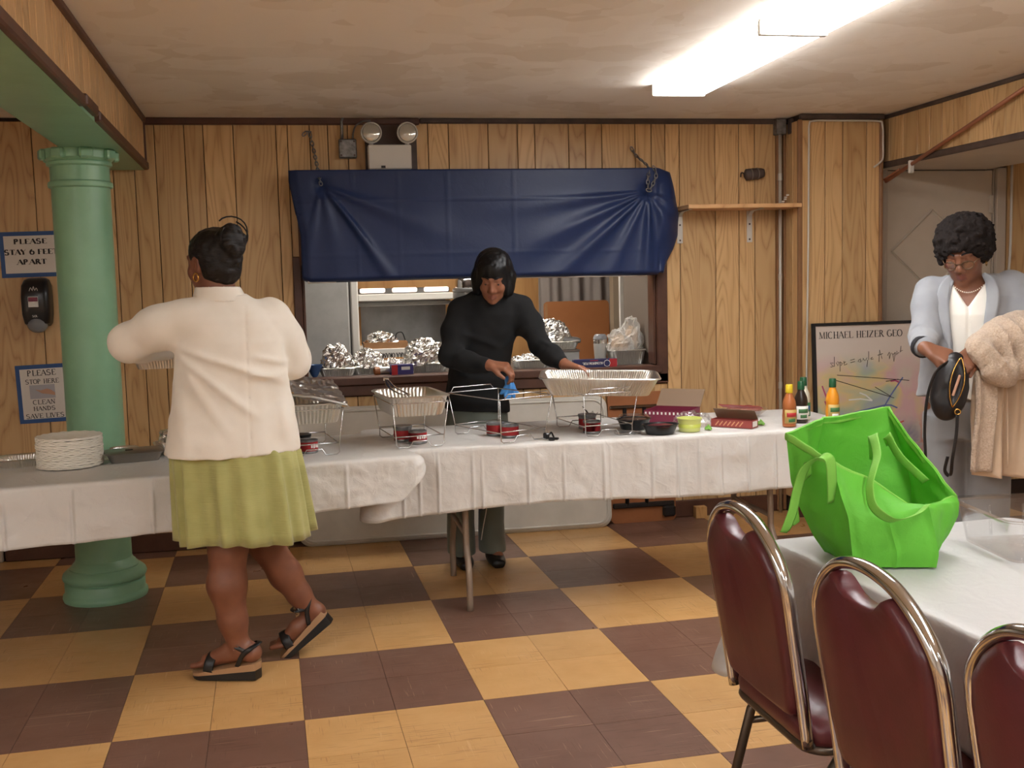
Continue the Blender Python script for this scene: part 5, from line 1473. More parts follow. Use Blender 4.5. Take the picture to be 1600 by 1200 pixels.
        return link(name, me, parent)

def basis(fwd, roll=0.0):
    f = np.array(fwd, float); f /= np.linalg.norm(f)
    r = np.cross(f, (0, 0, 1.0)); r /= np.linalg.norm(r); u = np.cross(r, f)
    c, s = math.cos(roll), math.sin(roll)
    return np.array([r * c + u * s, f, u * c - r * s])
def head(S, c, B, s=1.0, neck=None, nr=.052, eyes_low=True, jaw=1.0):
    c = np.array(c, float)
    def P(x, y, z): return c + (B[0] * x + B[1] * y + B[2] * z) * s
    def E(x, y, z, rx, ry, rz, k=.02, mode='add'): S.ell(P(x, y, z), np.array((rx, ry, rz)) * s, B, k, mode)
    def C(a, b, ra, rb, k=.012): S.cap(P(*a), P(*b), ra * s, rb * s, k)
    E(0, -.012, .032, .0735, .092, .082)
    E(0, .022, -.018, .064, .066, .088, .03)
    E(0, .036, -.070, .047 * jaw, .048, .042, .03)
    E(0, .070, -.100, .020, .016, .015, .02)
    for q in (-1, 1):
        E(q * .036, .062, -.026, .024, .022, .026, .02)
        E(q * .031, .094, .012, .0165, .014, .0135, .012, 'sub')
        E(q * .031, .0715, .008, .0158, .0145, .0145, .006)
        C((q * .016, .088, .010 - .004), (q * .044, .078, .006 - .002), .0030, .0026, .004)
        C((q * .015, .086, -.003), (q * .044, .077, -.003), .0022, .0022, .004)
        C((q * .012, .088, .028), (q * .045, .072, .030), .0085, .0075, .014)
        E(q * .013, .094, -.036, .0095, .010, .0085, .008)
        E(q * .0735, -.004, -.006, .0085, .018, .031, .010)
        E(q * .079, .002, -.004, .004, .008, .016, .006, 'sub')
    C((0, .084, .020), (0, .100, -.018), .0075, .0105, .012)
    E(0, .103, -.028, .0125, .0125, .011, .012)
    C((-.020, .080, -.061), (0, .0905, -.058), .0052, .0070, .006); C((0, .0905, -.058), (.020, .080, -.061), .0070, .0052, .006)
    C((-.017, .080, -.070), (0, .0895, -.073), .0055, .0082, .006); C((0, .0895, -.073), (.017, .080, -.070), .0082, .0055, .006)
    if neck is not None: S.cap(P(0, -.022, -.055), neck, nr * s, nr * s * 1.08, .03)
    return P
def lips(c, B, s=1.0):
    def reg(Cn):
        L = (Cn - np.array(c)) @ np.array(B).T / s
        return ((abs(L[:, 0]) < .020) & (L[:, 1] > .080) & (L[:, 2] < -.054) & (L[:, 2] > -.079)).astype(int)
    return reg
def hand(S, w, d, nrm, side=1, curl=(.5, .55, .6, .65), s=1.0, thumb=(.6, .75, -.25), tb=.5, spread=.0):
    w = np.array(w, float); d = np.array(d, float); d /= np.linalg.norm(d)
    nrm = np.array(nrm, float); nrm -= d * (nrm @ d); nrm /= np.linalg.norm(nrm)
    sd = np.cross(d, nrm) * side
    tips = []
    for i in range(4):
        o = 1.5 - i
        b = w + (d * (.082 - .004 * abs(i - 1)) + sd * o * .0195) * s
        S.cap(w + sd * o * .010 * s, b, .0155 * s, .0118 * s, .014)
        a = 0.0; p = b
        dd = d + sd * spread * o; dd /= np.linalg.norm(dd)
        for j, (ln, r0, r1) in enumerate(((.042, .0100, .0090), (.026, .0090, .0082), (.021, .0082, .0068))):
            a += curl[i] * (1.0, 1.15, .8)[j]
            q = p + (dd * math.cos(a) - nrm * math.sin(a)) * ln * (.95, 1.06, 1.0, .80)[i] * s
            S.cap(p, q, r0 * s, r1 * s, .004); p = q
        tips.append(p)
    b = w + (d * .022 + sd * .022) * s
    t1 = d * thumb[0] + sd * thumb[1] + nrm * thumb[2]; t1 /= np.linalg.norm(t1)
    m = b + t1 * .046 * s; t2 = t1 * (1 - tb) + d * tb - nrm * tb * .35; t2 /= np.linalg.norm(t2)
    S.cap(w, b, .017 * s, .0145 * s, .012); S.cap(b, m, .0135 * s, .0108 * s, .008); S.cap(m, m + t2 * .032 * s, .0105 * s, .008 * s, .004)
    return tips
def ridge(p, q, amp, wid, back):
    """cloth fold along segment p-q in (x,z), on the side where sign*(y-back[0])>0"""
    (x0, z0), (x1, z1) = p, q
    def f(x, y, z):
        dx, dz = x1 - x0, z1 - z0; L = dx * dx + dz * dz
        t = np.clip(((x - x0) * dx + (z - z0) * dz) / L, 0, 1)
        dd = np.hypot(x - x0 - dx * t, z - z0 - dz * t)
        return -amp * np.exp(-(dd / wid) ** 2) * np.sin(np.clip(t, .02, .98) * PI) ** .6 * (back[1] * (y - back[0]) > 0)
    return f

def skin_mat(name, a, b2, rough=.46):
    s = N(name); v = s.coords()
    s.bump(s.noise(v, 260, 3), .08, .002)
    s.b.inputs['Subsurface Radius'].default_value = (.012, .005, .003); s.b.inputs['Subsurface Scale'].default_value = .6
    return s.set(col=s.ramp(s.noise(v, 16, 3), [(.35, a), (.7, b2)]), rough=rough, sss=.08)
skin_mat('skin_a', (132, 84, 60), (118, 72, 52)); skin_mat('skin_b', (150, 98, 72), (136, 86, 62)); skin_mat('skin_c', (136, 90, 66), (122, 78, 58))
M('lip_a', (120, 68, 58), .4); M('lip_b', (132, 80, 64), .4); M('eye_white', (206, 196, 186), .25); M('iris', (30, 18, 14), .15)
def hair_mat(name, col, sc=(40, 40, 260), st=.5, rough=.42):
    s = N(name); h = s.noise(s.coords(sc), 1.0, 3, .6); s.bump(h, st, .004)
    return s.set(col=s.ramp(h, [(.3, col), (.8, tuple(min(255, int(c * 1.5) + 3) for c in col))]), rough=rough, spec=.3)
hair_mat('hair_dark', (17, 12, 10)); hair_mat('hair_black', (8, 7, 8), (160, 160, 24), .3, .4); hair_mat('hair_curly', (24, 18, 16), (230, 230, 230), .8, .9)
def fabric(name, col, var, bs, st, rough=.85, sheen=.2, scale=(1, 1, 1)):
    s = N(name)
    s.bump(s.noise(s.coords(scale), bs, 3, .6), st, .003 if name != 'fleece' else .010)
    return s.set(col=s.ramp(s.noise(s.coords(), 9 if name != 'fleece' else 120, 3), [(.35, col), (.7, var)]), rough=rough, sheen=sheen)
fabric('cream_jacket', (240, 233, 221), (234, 226, 212), 380, .15)
fabric('green_skirt', (178, 176, 112), (164, 162, 98), 1.0, .7, .85, .2, (14, 14, 150))
fabric('black_knit', (15, 15, 16), (19, 19, 20), 300, .25, .95, 0.0)
fabric('grey_trouser', (112, 118, 108), (104, 110, 100), 300, .1)
fabric('grey_blazer', (158, 160, 164), (146, 148, 153), 420, .25)
fabric('light_trouser', (140, 140, 142), (130, 130, 132), 400, .15)
fabric('white_blouse', (232, 228, 218), (226, 220, 210), 300, .05, .5)
fabric('fleece', (216, 192, 168), (196, 168, 142), 170, 1.0, .95, .3)
fabric('suede', (206, 180, 152), (198, 170, 142), 200, .15, .8, .2)
M('black_leather', (26, 23, 24), .38, bump=(120, .15, .002)); M('tan_sole', (166, 128, 92), .55); M('shoe_black', (20, 18, 18), .4)
M('nitrile', (70, 140, 210), .45); M('gold', (214, 168, 92), .25, 1.0); M('pearl', (232, 220, 204), .3); M('glass_frame', (96, 70, 48), .3, .4); M('lining_dark', (34, 32, 36), .8)
clear_mat('spectacle_lens', (230, 228, 220), .08, .04)

def eyes(t, c, B, s, lid=.35):
    L = np.array(t.location)
    for q in (-1, 1):
        p = np.array(c) + (B[0] * q * .031 + B[1] * .0748 + B[2] * (.003)) * s - L
        e = obj('eye', MB().sphere(tuple(p), .0112 * s, 12, 8), 'eye_white', t, True)
        p2 = p + (B[1] * .0088 - B[2] * .002) * s
        obj('iris', MB().sphere(tuple(p2), .0052 * s, 10, 6), 'iris', e, True)
        bp = [np.array(c) + (B[0] * q * x + B[1] * y + B[2] * z) * s - L for x, y, z in ((.014, .0965, .034), (.03, .089, .039), (.047, .0745, .034))]
        obj('eyebrow', MB().tube(smooth_path([tuple(p) for p in bp], 4), .0032 * s, 6), 'hair_black', t, True)

# ---- woman in cream jacket, seen from behind, walking left with a foil pan
P1 = thing('person', 'woman from behind in cream jacket and green skirt carrying a foil pan', 'person', (-.80, -.14, 0))
hc1, B1 = (-.846, -.135, 1.535), basis((-.70, .70, -.12))
S = SDF((-1.30, -.34, -.01), (-.42, .36, 1.68), .0045)
head(S, hc1, B1, 1.0, (-.825, -.15, 1.40), .054)
TA = math.radians(20.4)
S.tower([(.80, -.80, -.13, .165, .115), (.95, -.80, -.13, .155, .11), (1.10, -.80, -.13, .135, .10), (1.25, -.80, -.135, .15, .105), (1.34, -.80, -.14, .14, .085), (1.40, -.815, -.145, .07, .06)], TA * .5, .04)
S.chain([(-.95, -.175, 1.345), (-1.155, -.13, 1.258), (-1.05, .08, 1.215)], [.052, .043, .030], .03)
S.chain([(-.645, -.09, 1.345), (-.578, -.03, 1.16), (-.74, .17, 1.16)], [.052, .042, .030], .03)
hand(S, (-1.05, .08, 1.215), (.25, .95, .05), (-.9, .2, .3), 1, (.35, .4, .4, .45))
hand(S, (-.74, .17, 1.16), (-.75, .65, .05), (.65, .75, .2), -1, (.35, .4, .4, .45))
S.chain([(-.87, -.13, .86), (-.842, -.15, .50), (-.852, -.158, .36), (-.838, -.152, .22), (-.823, -.150, .125)], [.092, .068, .068, .050, .038], .03)
S.chain([(-.74, -.10, .86), (-.722, .015, .47), (-.648, .055, .325), (-.60, .06, .24), (-.573, .06, .195)], [.092, .064, .060, .044, .036], .03)
fd = np.array([-.955, .297, 0]); fd /= np.linalg.norm(fd)
hl = np.array([-.775, -.165, 0])
S.chain([(-.823, -.150, .125), hl + fd * .0 + (0, 0, .098)], [.036, .034], .02)
S.chain([hl + (0, 0, .096), hl + fd * .09 + (0, 0, .095), hl + fd * .17 + (0, 0, .062)], [.031, .033, .028], .02)
sd1 = np.array([-fd[1], fd[0], 0])
for i in range(5): S.cap(hl + fd * .16 + sd1 * (.018 - i * .014) + (0, 0, .058), hl + fd * (.225 - i * .008) + sd1 * (.018 - i * .014) + (0, 0, .048), .012, .0095 if i else .011, .006)
# trailing foot, heel lifted
tz = np.array([-.665, .06, .038]); hz = np.array([-.535, .06, .165]); fv = (tz - hz) / np.linalg.norm(tz - hz)
S.chain([(-.573, .06, .195), hz], [.035, .032], .02); S.chain([hz, hz + fv * .09 + (-.01, 0, .006), tz + (-.004, 0, .016)], [.031, .032, .026], .02)
for i in range(5): S.cap(tz + (0, .03 - i * .014, .012), tz + (-.05, .03 - i * .014, .003), .012, .0095, .006)
S.object('body', ['skin_a', 'lip_a'], P1, lips(hc1, B1))
eyes(P1, hc1, B1, 1.0)
# jacket
S = SDF((-1.29, -.40, .80), (-.46, .30, 1.52), .0055)
S.tower([(.80, -.806, -.135, .245, .165), (.86, -.806, -.135, .242, .163), (1.0, -.803, -.135, .218, .152), (1.12, -.80, -.135, .20, .142), (1.25, -.797, -.138, .195, .138), (1.33, -.797, -.143, .178, .115), (1.385, -.805, -.147, .125, .085), (1.42, -.818, -.147, .085, .075)], TA * .55, .03, 2.3)
S.chain([(-.935, -.175, 1.335), (-1.04, -.165, 1.308), (-1.155, -.13, 1.258), (-1.125, -.04, 1.24), (-1.06, .06, 1.22)], [.078, .076, .064, .058, .046], .035)
S.chain([(-.655, -.09, 1.325), (-.615, -.06, 1.25), (-.585, -.03, 1.165), (-.64, .06, 1.155), (-.725, .15, 1.16)], [.078, .07, .064, .058, .048], .035)
S.clip(lambda x, y, z: (.845 + .06 * (x + .80) * -.25 - z) + 0 * y)
for a, c, am, wd in (((-.985, 1.245), (-.60, 1.10), .016, .014), ((-.985, 1.225), (-.70, .98), .015, .016), ((-.975, 1.20), (-.80, .92), .010, .02), ((-.60, 1.17), (-.72, 1.20), .010, .012), ((-.60, 1.13), (-.75, 1.13), .012, .012), ((-.97, 1.10), (-.96, .87), .010, .025), ((-.62, 1.05), (-.60, .87), .010, .025)):
    S.field(ridge(a, c, am, wd, (-.13, -1)))
S.field(lambda x, y, z: .0035 * np.exp(-((x + .735) / .004) ** 2) * (y < -.14) * (z < 1.38) + 0 * z)
S.crumple(.006, 9, 3); S.crumple(.003, 22, 5)
jk = S.object('jacket', 'cream_jacket', P1)
S = SDF((-.96, -.30, 1.36), (-.68, .0, 1.50), .004)
S.tower([(1.395, -.826, -.147, .100, .088), (1.45, -.832, -.147, .078, .074)], 0, .01)
S.D = np.maximum(S.D, -SDF.tower(SDF((-.96, -.30, 1.36), (-.68, .0, 1.50), .004), [(1.37, -.826, -.147, .088, .078), (1.49, -.832, -.147, .066, .062)], 0, .01).D)
S.object('collar', 'cream_jacket', jk)
# skirt
n = 220
def sk(z, rx, ry, cx, cy, amp, inner=0.0):
    out = []
    for i in range(n):
        a = 2 * PI * i / n
        pl = amp * (math.sin(13 * a + .5) * .6 + math.sin(21 * a + 1.3) * .4 + .35 * math.sin(7 * a))
        out.append((cx + (rx - inner + pl) * math.cos(a), cy + (ry - inner + pl) * math.sin(a), z + (.008 * math.sin(3 * a + 1) if z < .6 else 0)))
    return out
rows = [(.875, .212, .142, -.803, -.135, .003), (.84, .228, .152, -.800, -.135, .010), (.74, .234, .165, -.792, -.13, .014), (.64, .238, .178, -.785, -.12, .018), (.56, .241, .186, -.780, -.112, .021), (.523, .243, .19, -.778, -.108, .022)]
Lp = [sk(*r) for r in rows] + [sk(*r, inner=.004) for r in rows[::-1]]
obj('skirt', MB().loft(Lp), 'green_skirt', P1, True, world=True)
# hair: smooth crown and a loose bun
S = SDF((-1.0, -.33, 1.40), (-.66, .02, 1.70), .0045)
def hp(B, c, x, y, z): return np.array(c) + B[0] * x + B[1] * y + B[2] * z
S.ell(hp(B1, hc1, 0, -.016, .036), (.083, .102, .088), B1)
S.ell(hp(B1, hc1, 0, -.045, -.02), (.074, .068, .075), B1, .03)
S.ell(hp(B1, hc1, 0, .095, -.035), (.10, .085, .085), B1, .02, 'sub')
for q in (-1, 1): S.ell(hp(B1, hc1, q * .082, .012, -.02), (.03, .026, .042), B1, .01, 'sub')
bc = hp(B1, hc1, 0, -.105, .062)
S.ell(bc, (.055, .048, .054), B1, .02)
for i in range(7):
    a = i * .9; S.ell(bc + B1[0] * .034 * math.cos(a) + B1[2] * .036 * math.sin(a) - B1[1] * .02, (.022, .02, .026), B1, .006)
S.ell(hp(B1, hc1, .01, -.115, .005), (.02, .018, .03), B1, .008)
S.crumple(.004, 60, 4)
hr = S.object('hair', 'hair_dark', P1)
for k in range(5):
    a0 = k * 1.25
    ring = [bc + B1[0] * (.048 + .006 * k) * math.cos(a0 + t) * .9 + B1[2] * ((.044 + .004 * k) * math.sin(a0 + t) + .006 * k) - B1[1] * (.02 + .01 * math.sin(t * 2 + k)) for t in np.linspace(0, 3.6, 14)]
    L = np.array(P1.location); obj('hair_strand', MB().tube([tuple(p - L) for p in ring], .0028, 6), 'hair_dark', hr, True)
ec = hp(B1, hc1, -.084, -.002, -.052)
obj('hoop_earring', MB().tube([tuple(ec + B1[1] * .013 * math.cos(t) + B1[2] * .014 * math.sin(t) - np.array(P1.location)) for t in np.linspace(0, 2 * PI, 16, endpoint=False)], .0034, 6, closed=True), 'gold', P1, True)
# wedge sandals
def sandal(t, X):
    def sole(x): return .041 * min(1, max(0, (x + .012) / .03)) ** .5 if x < .05 else .041 * (1 - .18 * max(0, (x - .14) / .13) ** 2 * 2) 
    n = 26
    def lay(z0, z1):
        Ls = []
        for i in range(n + 1):
            x = -.022 + .262 * i / n; f = i / n
            w = .036 + .012 * math.sin(min(1, f * 1.15) * PI * .5)
            w *= min(1, math.sqrt(max(.02, 1 - ((f - .06) / .06) ** 2)) if f < .06 else 1); w *= math.sqrt(max(.03, 1 - ((f - .84) / .16) ** 2)) if f > .84 else 1
            a, c = z0(f), z1(f)
            Ls.append([(x, -w, a), (x, w, a), (x, w * 1.0, c), (x, 0, c + .0005), (x, -w, c)])
        return MB().loft(Ls, X=X)
    s = obj('sandal', lay(lambda f: .004 + .012 * max(0, (f - .82) / .18) ** 2, lambda f: .040 - .024 * f ** 1.1 if f < 1 else .016), 'shoe_black', t, 40)
    obj('midsole', lay(lambda f: .0402 - .024 * f ** 1.1, lambda f: .066 - .038 * min(1, f * 1.1) ** 1.2), 'tan_sole', s, 40)
    up = Vector((0, 0, 1))
    def st(pts, w): obj('strap', MB().tube([X @ Vector(p) for p in smooth_path(pts, 5)], (w, .002), 8, flat=X.to_3x3() @ Vector((1, 0, .2))), 'shoe_black', s, True)
    st([(.165, -.047, .036), (.16, -.040, .07), (.155, -.012, .093), (.155, .014, .092), (.16, .040, .068), (.165, .047, .036)], .019)
    st([(.055, -.04, .055), (.03, -.043, .10), (.0, -.04, .125), (-.018, -.012, .135), (-.018, .012, .135), (.0, .04, .125), (.03, .043, .10), (.055, .04, .055)], .009)
    st([(.02, -.042, .112), (.06, -.036, .134), (.072, 0, .142), (.06, .036, .134), (.02, .042, .112)], .008)
    obj('buckle', MB().tube([X @ Vector((.055 + .009 * a, .0405, .128 + .009 * c)) for a, c in ((-1, -1), (1, -1), (1, 1), (-1, 1))], .0018, 6, closed=True), 'chrome', s)
    return s
off = Matrix.Translation(-Vector(P1.location))
sandal(P1, off @ T((-.765, -.168, 0), rz=math.atan2(fd[1], fd[0])))
pitch = math.atan2(-.155, .19)
sandal(P1, off @ Matrix.Translation((-.497, .062, .124)) @ Matrix.Rotation(PI - .02, 4, 'Z') @ Matrix.Rotation(math.radians(37), 4, 'Y') @ Matrix.Translation((0, 0, -.015)))
held = simple_pan('foil_pan', 'foil pan in the arms of the woman in cream', -1.045, .20, 1.145, .15, .32, .26, .07, 'foil_pan')

# ---- woman in black sweater behind the table
for o in (P1, bpy.data.objects[held.name]): o.location.y -= .03
P2 = thing('person', 'woman in black sweater leaning over the chafing stands', 'person', (.32, 1.24, 0))
hc2, B2 = (.372, 1.035, 1.468), basis((-.24, -.87, -.46), .05)
S = SDF((.02, .66, -.01), (.90, 1.45, 1.63), .0045)
head(S, hc2, B2, 1.0, (.365, 1.115, 1.36), .050)
S.tower([(.72, .30, 1.27, .145, .10), (.95, .31, 1.24, .14, .10), (1.15, .34, 1.18, .15, .10), (1.28, .365, 1.145, .135, .08), (1.34, .37, 1.12, .08, .06)], 0, .04)
for x0, x1 in ((.235, .198), (.370, .362)): S.chain([(x0, 1.27, .78), ((x0 + x1) / 2, 1.235, .46), (x1, 1.24, .12)], [.072, .052, .042], .03); S.chain([(x1, 1.24, .08), (x1 + .01, 1.14, .045)], [.04, .03], .02)
S.chain([(.228, 1.14, 1.285), (.155, 1.07, 1.085), (.315, .90, 1.045)], [.044, .040, .029], .03)
S.chain([(.512, 1.13, 1.285), (.60, 1.04, 1.125), (.672, .845, 1.042)], [.044, .040, .029], .03)
t1 = hand(S, (.318, .897, 1.045), (.86, -.42, -.10), (.1, -.35, .95), 1, (.75, .8, .85, .9), 1.08, (.75, .5, -.45), .5)
t2 = hand(S, (.676, .835, 1.040), (.84, -.50, -.22), (.15, .1, 1), -1, (.12, .14, .2, .3), 1.08, (.7, .7, -.2), .4)
S.object('body', ['skin_b', 'lip_b'], P2, lips(hc2, B2))
eyes(P2, hc2, B2, 1.0)
S = SDF((.02, .80, .66), (.78, 1.48, 1.48), .0055)
S.tower([(.66, .298, 1.275, .176, .135), (.74, .30, 1.27, .174, .133), (.90, .308, 1.245, .158, .122), (1.05, .325, 1.21, .152, .118), (1.18, .345, 1.17, .158, .115), (1.28, .362, 1.145, .166, .105), (1.345, .368, 1.13, .145, .088), (1.385, .368, 1.115, .09, .075)], 0, .035, 2.2)
S.tower([(1.34, .368, 1.115, .075, .07), (1.435, .366, 1.085, .066, .066)], 0, .02)
S.cap((.366, 1.11, 1.385), (.225, 1.135, 1.315), .052, .052, .04); S.cap((.366, 1.11, 1.385), (.515, 1.13, 1.315), .052, .052, .04)
S.chain([(.222, 1.14, 1.305), (.178, 1.11, 1.20), (.150, 1.07, 1.085), (.225, .99, 1.055), (.300, .915, 1.046)], [.060, .058, .052, .046, .038], .04)
S.chain([(.520, 1.13, 1.305), (.565, 1.10, 1.22), (.60, 1.04, 1.125), (.635, .945, 1.08), (.664, .862, 1.048)], [.060, .058, .052, .046, .038], .04)
S.clip(lambda x, y, z: (.788 - .06 * (x - .3) - z) + 0 * y)
for a, c, am, wd in (((.20, 1.20), (.40, 1.12), .008, .016), ((.54, 1.22), (.42, 1.10), .009, .016), ((.16, .98), (.42, .95), .008, .02), ((.2, .85), (.45, .82), .007, .02), ((.58, 1.16), (.64, 1.12), .006, .01)):
    S.field(ridge(a, c, am, wd, (1.2, -1)))
S.crumple(.006, 9, 13); S.crumple(.003, 24, 15)
S.object('sweater', 'black_knit', P2)
S = SDF((.05, 1.05, .03), (.58, 1.46, .80), .006)
S.tower([(.60, .30, 1.27, .168, .125), (.84, .302, 1.265, .158, .118)], 0, .03)
for x0, x1 in ((.222, .198), (.382, .362)): S.tower([(.055, x1, 1.225, .072, .105), (.2, x1, 1.235, .066, .092), (.45, (x0 + x1) / 2, 1.24, .070, .092), (.66, x0, 1.265, .088, .112)], 0, .012)
S.crumple(.006, 8, 21, .5)
S.object('trousers', 'grey_trouser', P2)
for x in (.20, .364):
    L = []
    for f in np.linspace(0, 1, 16):
        y = 1.30 - .25 * f; w = .042 * math.sqrt(max(.04, 1 - ((f - .55) / .56) ** 2)) + .006; h = .085 - .04 * f if f > .25 else .085
        L.append([(x + w * math.cos(q) * (1.0), y, max(.004, h * .5 + h * .5 * math.sin(q) * (1 if math.sin(q) > 0 else 1.0))) for q in np.linspace(0, 2 * PI, 14, endpoint=False)])
    sh = obj('shoe', MB().loft(L), 'shoe_black', P2, True, world=True)
    obj('shoelace', MB().tube([tuple(Vector(p) - Vector(P2.location)) for p in smooth_path([(x - .015, 1.14, .072), (x, 1.135, .082), (x + .018, 1.14, .072), (x + .005, 1.125, .07)], 4)], .0022, 5), 'white_cord', sh, True)
S = SDF((.22, .86, 1.33), (.54, 1.22, 1.63), .0045)
S.ell(hp(B2, hc2, 0, -.018, .040), (.094, .110, .096), B2)
S.ell(hp(B2, hc2, 0, -.020, -.032), (.099, .098, .078), B2, .05)
for q in (-1, 1): S.cap(hp(B2, hc2, q * .080, .010, .0), hp(B2, hc2, q * .080, .030, -.070), .026, .016, .04)
S.ell(hp(B2, hc2, .004, .115, -.062), (.060, .088, .098), B2, .010, 'sub')
S.ell(hp(B2, hc2, 0, .03, -.135), (.09, .10, .05), B2, .02, 'sub')
act = np.argwhere(abs(S.D) < .02); Pw = S.lo + act * S.h; Pl = (Pw - np.array(hc2)) @ np.array(B2).T
S.D[act[:, 0], act[:, 1], act[:, 2]] += .0035 * (2 * vn(np.stack([Pl[:, 0], Pl[:, 1], Pl[:, 2] * .12], 1), 90, 3) - 1)
S.object('hair', 'hair_black', P2)
for q in (-1, 1): obj('earring', MB().sphere(tuple(hp(B2, hc2, q * .083, .012, -.04) - np.array(P2.location)), .006, 10, 6), 'chrome', P2, True)
# blue disposable gloves in her hand
gc = np.mean(np.array(t1), 0) + np.array([.006, -.006, -.012])
S = SDF(gc - np.array([.10, .09, .12]), gc + np.array([.10, .09, .07]), .0035)
S.cap(gc + np.array([-.004, 0, .018]), gc + np.array([.002, -.004, -.022]), .020, .024, .012)
for i, (a, c, e) in enumerate(((-.040, .0, -.045), (-.022, -.012, -.064), (-.002, -.006, -.068), (.020, -.008, -.062), (.040, .0, -.044), (-.012, .012, -.055), (.012, .012, -.05))): S.cap(gc + np.array([a * .35, c * .5, -.020]), gc + np.array([a, c, e]), .0135, .0085, .009)
S.crumple(.006, 55, 41)
gl = thing('rubber_gloves', 'crumpled blue disposable gloves in the hand of the woman in black', 'gloves', tuple(gc - np.array([0, 0, .075])))
S.object('gloves', 'nitrile', gl)
cord('charging_cable', 'thin white cable hanging beside the leg of the woman in black', [(.285, 1.115, .60), (.28, 1.112, .48), (.30, 1.11, .40), (.318, 1.108, .32), (.30, 1.108, .22), (.285, 1.11, .14)], .0025, 'white_cord', 'cable')

# ---- woman in grey blazer at the right, looking into her purse
P3 = thing('person', 'woman with curly hair and glasses in grey blazer looking into purse', 'person', (2.34, .12, 0))
hc3, B3 = (2.292, .085, 1.512), basis((-.66, -.62, -.40), -.04)
S = SDF((1.90, -.34, -.01), (2.72, .36, 1.66), .0045)
head(S, hc3, B3, 1.04, (2.335, .135, 1.37), .056, jaw=1.1)
A3 = math.atan2(-.80, -.60) + PI / 2
S.tower([(.80, 2.35, .13, .165, .12), (1.0, 2.35, .13, .155, .12), (1.2, 2.35, .13, .165, .125), (1.34, 2.35, .135, .155, .095), (1.40, 2.345, .135, .075, .065)], A3, .04)
for q in (-1, 1):
    ox_, oy_ = q * .085 * math.cos(A3), q * .085 * math.sin(A3)
    S.chain([(2.35 + ox_, .13 + oy_, .84), (2.33 + ox_, .11 + oy_, .46), (2.34 + ox_, .14 + oy_, .09)], [.09, .06, .045], .03); S.chain([(2.34 + ox_, .14 + oy_, .06), (2.27 + ox_, .04 + oy_, .04)], [.04, .03], .02)
RS, RE, RW = (2.205, .195, 1.355), (2.115, .10, 1.17), (1.992, -.105, 1.125)
LS, LE, LW = (2.51, .065, 1.36), (2.50, -.06, 1.16), (2.185, -.175, 1.105)
S.chain([RS, RE, RW], [.052, .043, .03], .03); S.chain([LS, LE, LW], [.052, .043, .03], .03)
hand(S, (2.0, -.118, 1.118), (.62, -.55, -.35), (-.3, -.65, .7), 1, (.75, .8, .85, .9), 1.08, (.8, .35, -.3), .4)
hand(S, (2.172, -.172, 1.105), (-.72, -.35, -.45), (.25, -.6, .75), -1, (.65, .7, .8, .85), 1.08, (.8, .4, -.3), .4)
S.object('body', ['skin_c', 'lip_a'], P3, lips(hc3, B3, 1.04))
eyes(P3, hc3, B3, 1.04)
ca, sa = math.cos(A3), math.sin(A3)
def loc3(x, y): return (x - 2.35) * ca + (y - .13) * sa, -(x - 2.35) * sa + (y - .13) * ca     # lateral, depth (front is negative)
def blz(z, d, rx, ry): return (z, 2.35, .13, rx + d, ry + d)
PR = [(.88, .205, .162), (1.0, .195, .158), (1.12, .188, .156), (1.25, .188, .152), (1.33, .178, .128), (1.385, .135, .10), (1.42, .092, .078)]
S = SDF((2.10, -.12, .86), (2.60, .34, 1.46), .0055)
S.tower([blz(z, -.010, a, c) for z, a, c in PR[:-1]], A3, .02, 2.2)
S.crumple(.003, 18, 50)
S.field(lambda x, y, z: .006 * np.exp(-((loc3(x, y)[0] - .005) / .005) ** 2) * (loc3(x, y)[1] < 0) + 0 * z)
def neckline(x, y, z):
    u, v = loc3(x, y); return np.minimum(np.minimum((z - 1.30) * .6 - abs(u) * .95 + .012, -v), .05)
S.clip(lambda x, y, z: neckline(x, y, z))
S.object('blouse', 'white_blouse', P3)
S = SDF((1.90, -.30, .84), (2.76, .40, 1.47), .0055)
S.tower([blz(z, .006, a, c) for z, a, c in PR], A3, .03, 2.2)
S.chain([RS, (2.165, .16, 1.28), RE, (2.06, .02, 1.15), (2.007, -.07, 1.132)], [.068, .064, .056, .054, .051], .03)
S.chain([LS, (2.51, .01, 1.27), LE, (2.36, -.115, 1.14), (2.23, -.16, 1.115)], [.080, .074, .066, .056, .05], .035)
def opening(x, y, z):
    u, v = loc3(x, y)
    w_ = np.interp(z, [.85, 1.0, 1.15, 1.30, 1.40, 1.46], [.035, .045, .062, .075, .062, .055])
    return np.minimum(np.minimum(w_ - abs(u - .004), -v - .03), .1)
S.clip(opening)
S.clip(lambda x, y, z: (.885 - z) + 0 * x + 0 * y)
for a, c, am, wd in (((2.08, 1.20), (2.16, 1.12), .008, .012), ((2.05, 1.17), (2.11, 1.10), .008, .012), ((2.15, 1.30), (2.20, 1.0), .007, .014), ((2.5, 1.25), (2.42, 1.15), .008, .014), ((2.52, 1.30), (2.46, 1.2), .008, .012)):
    S.field(ridge(a, c, am, wd, (.2, -1)))
S.crumple(.005, 10, 52); S.crumple(.0025, 26, 53)
bz = S.object('blazer', 'grey_blazer', P3)
def onfront(u, z, d=.012):
    Pz = np.array(PR); rx = np.interp(z, Pz[:, 0], Pz[:, 1]) + d; ry = np.interp(z, Pz[:, 0], Pz[:, 2]) + d
    v = -ry * max(0, 1 - abs(u / rx) ** 2.2) ** (1 / 2.2)
    return Vector((2.35 + u * ca - v * sa, .13 + u * sa + v * ca, z)) - Vector(P3.location)
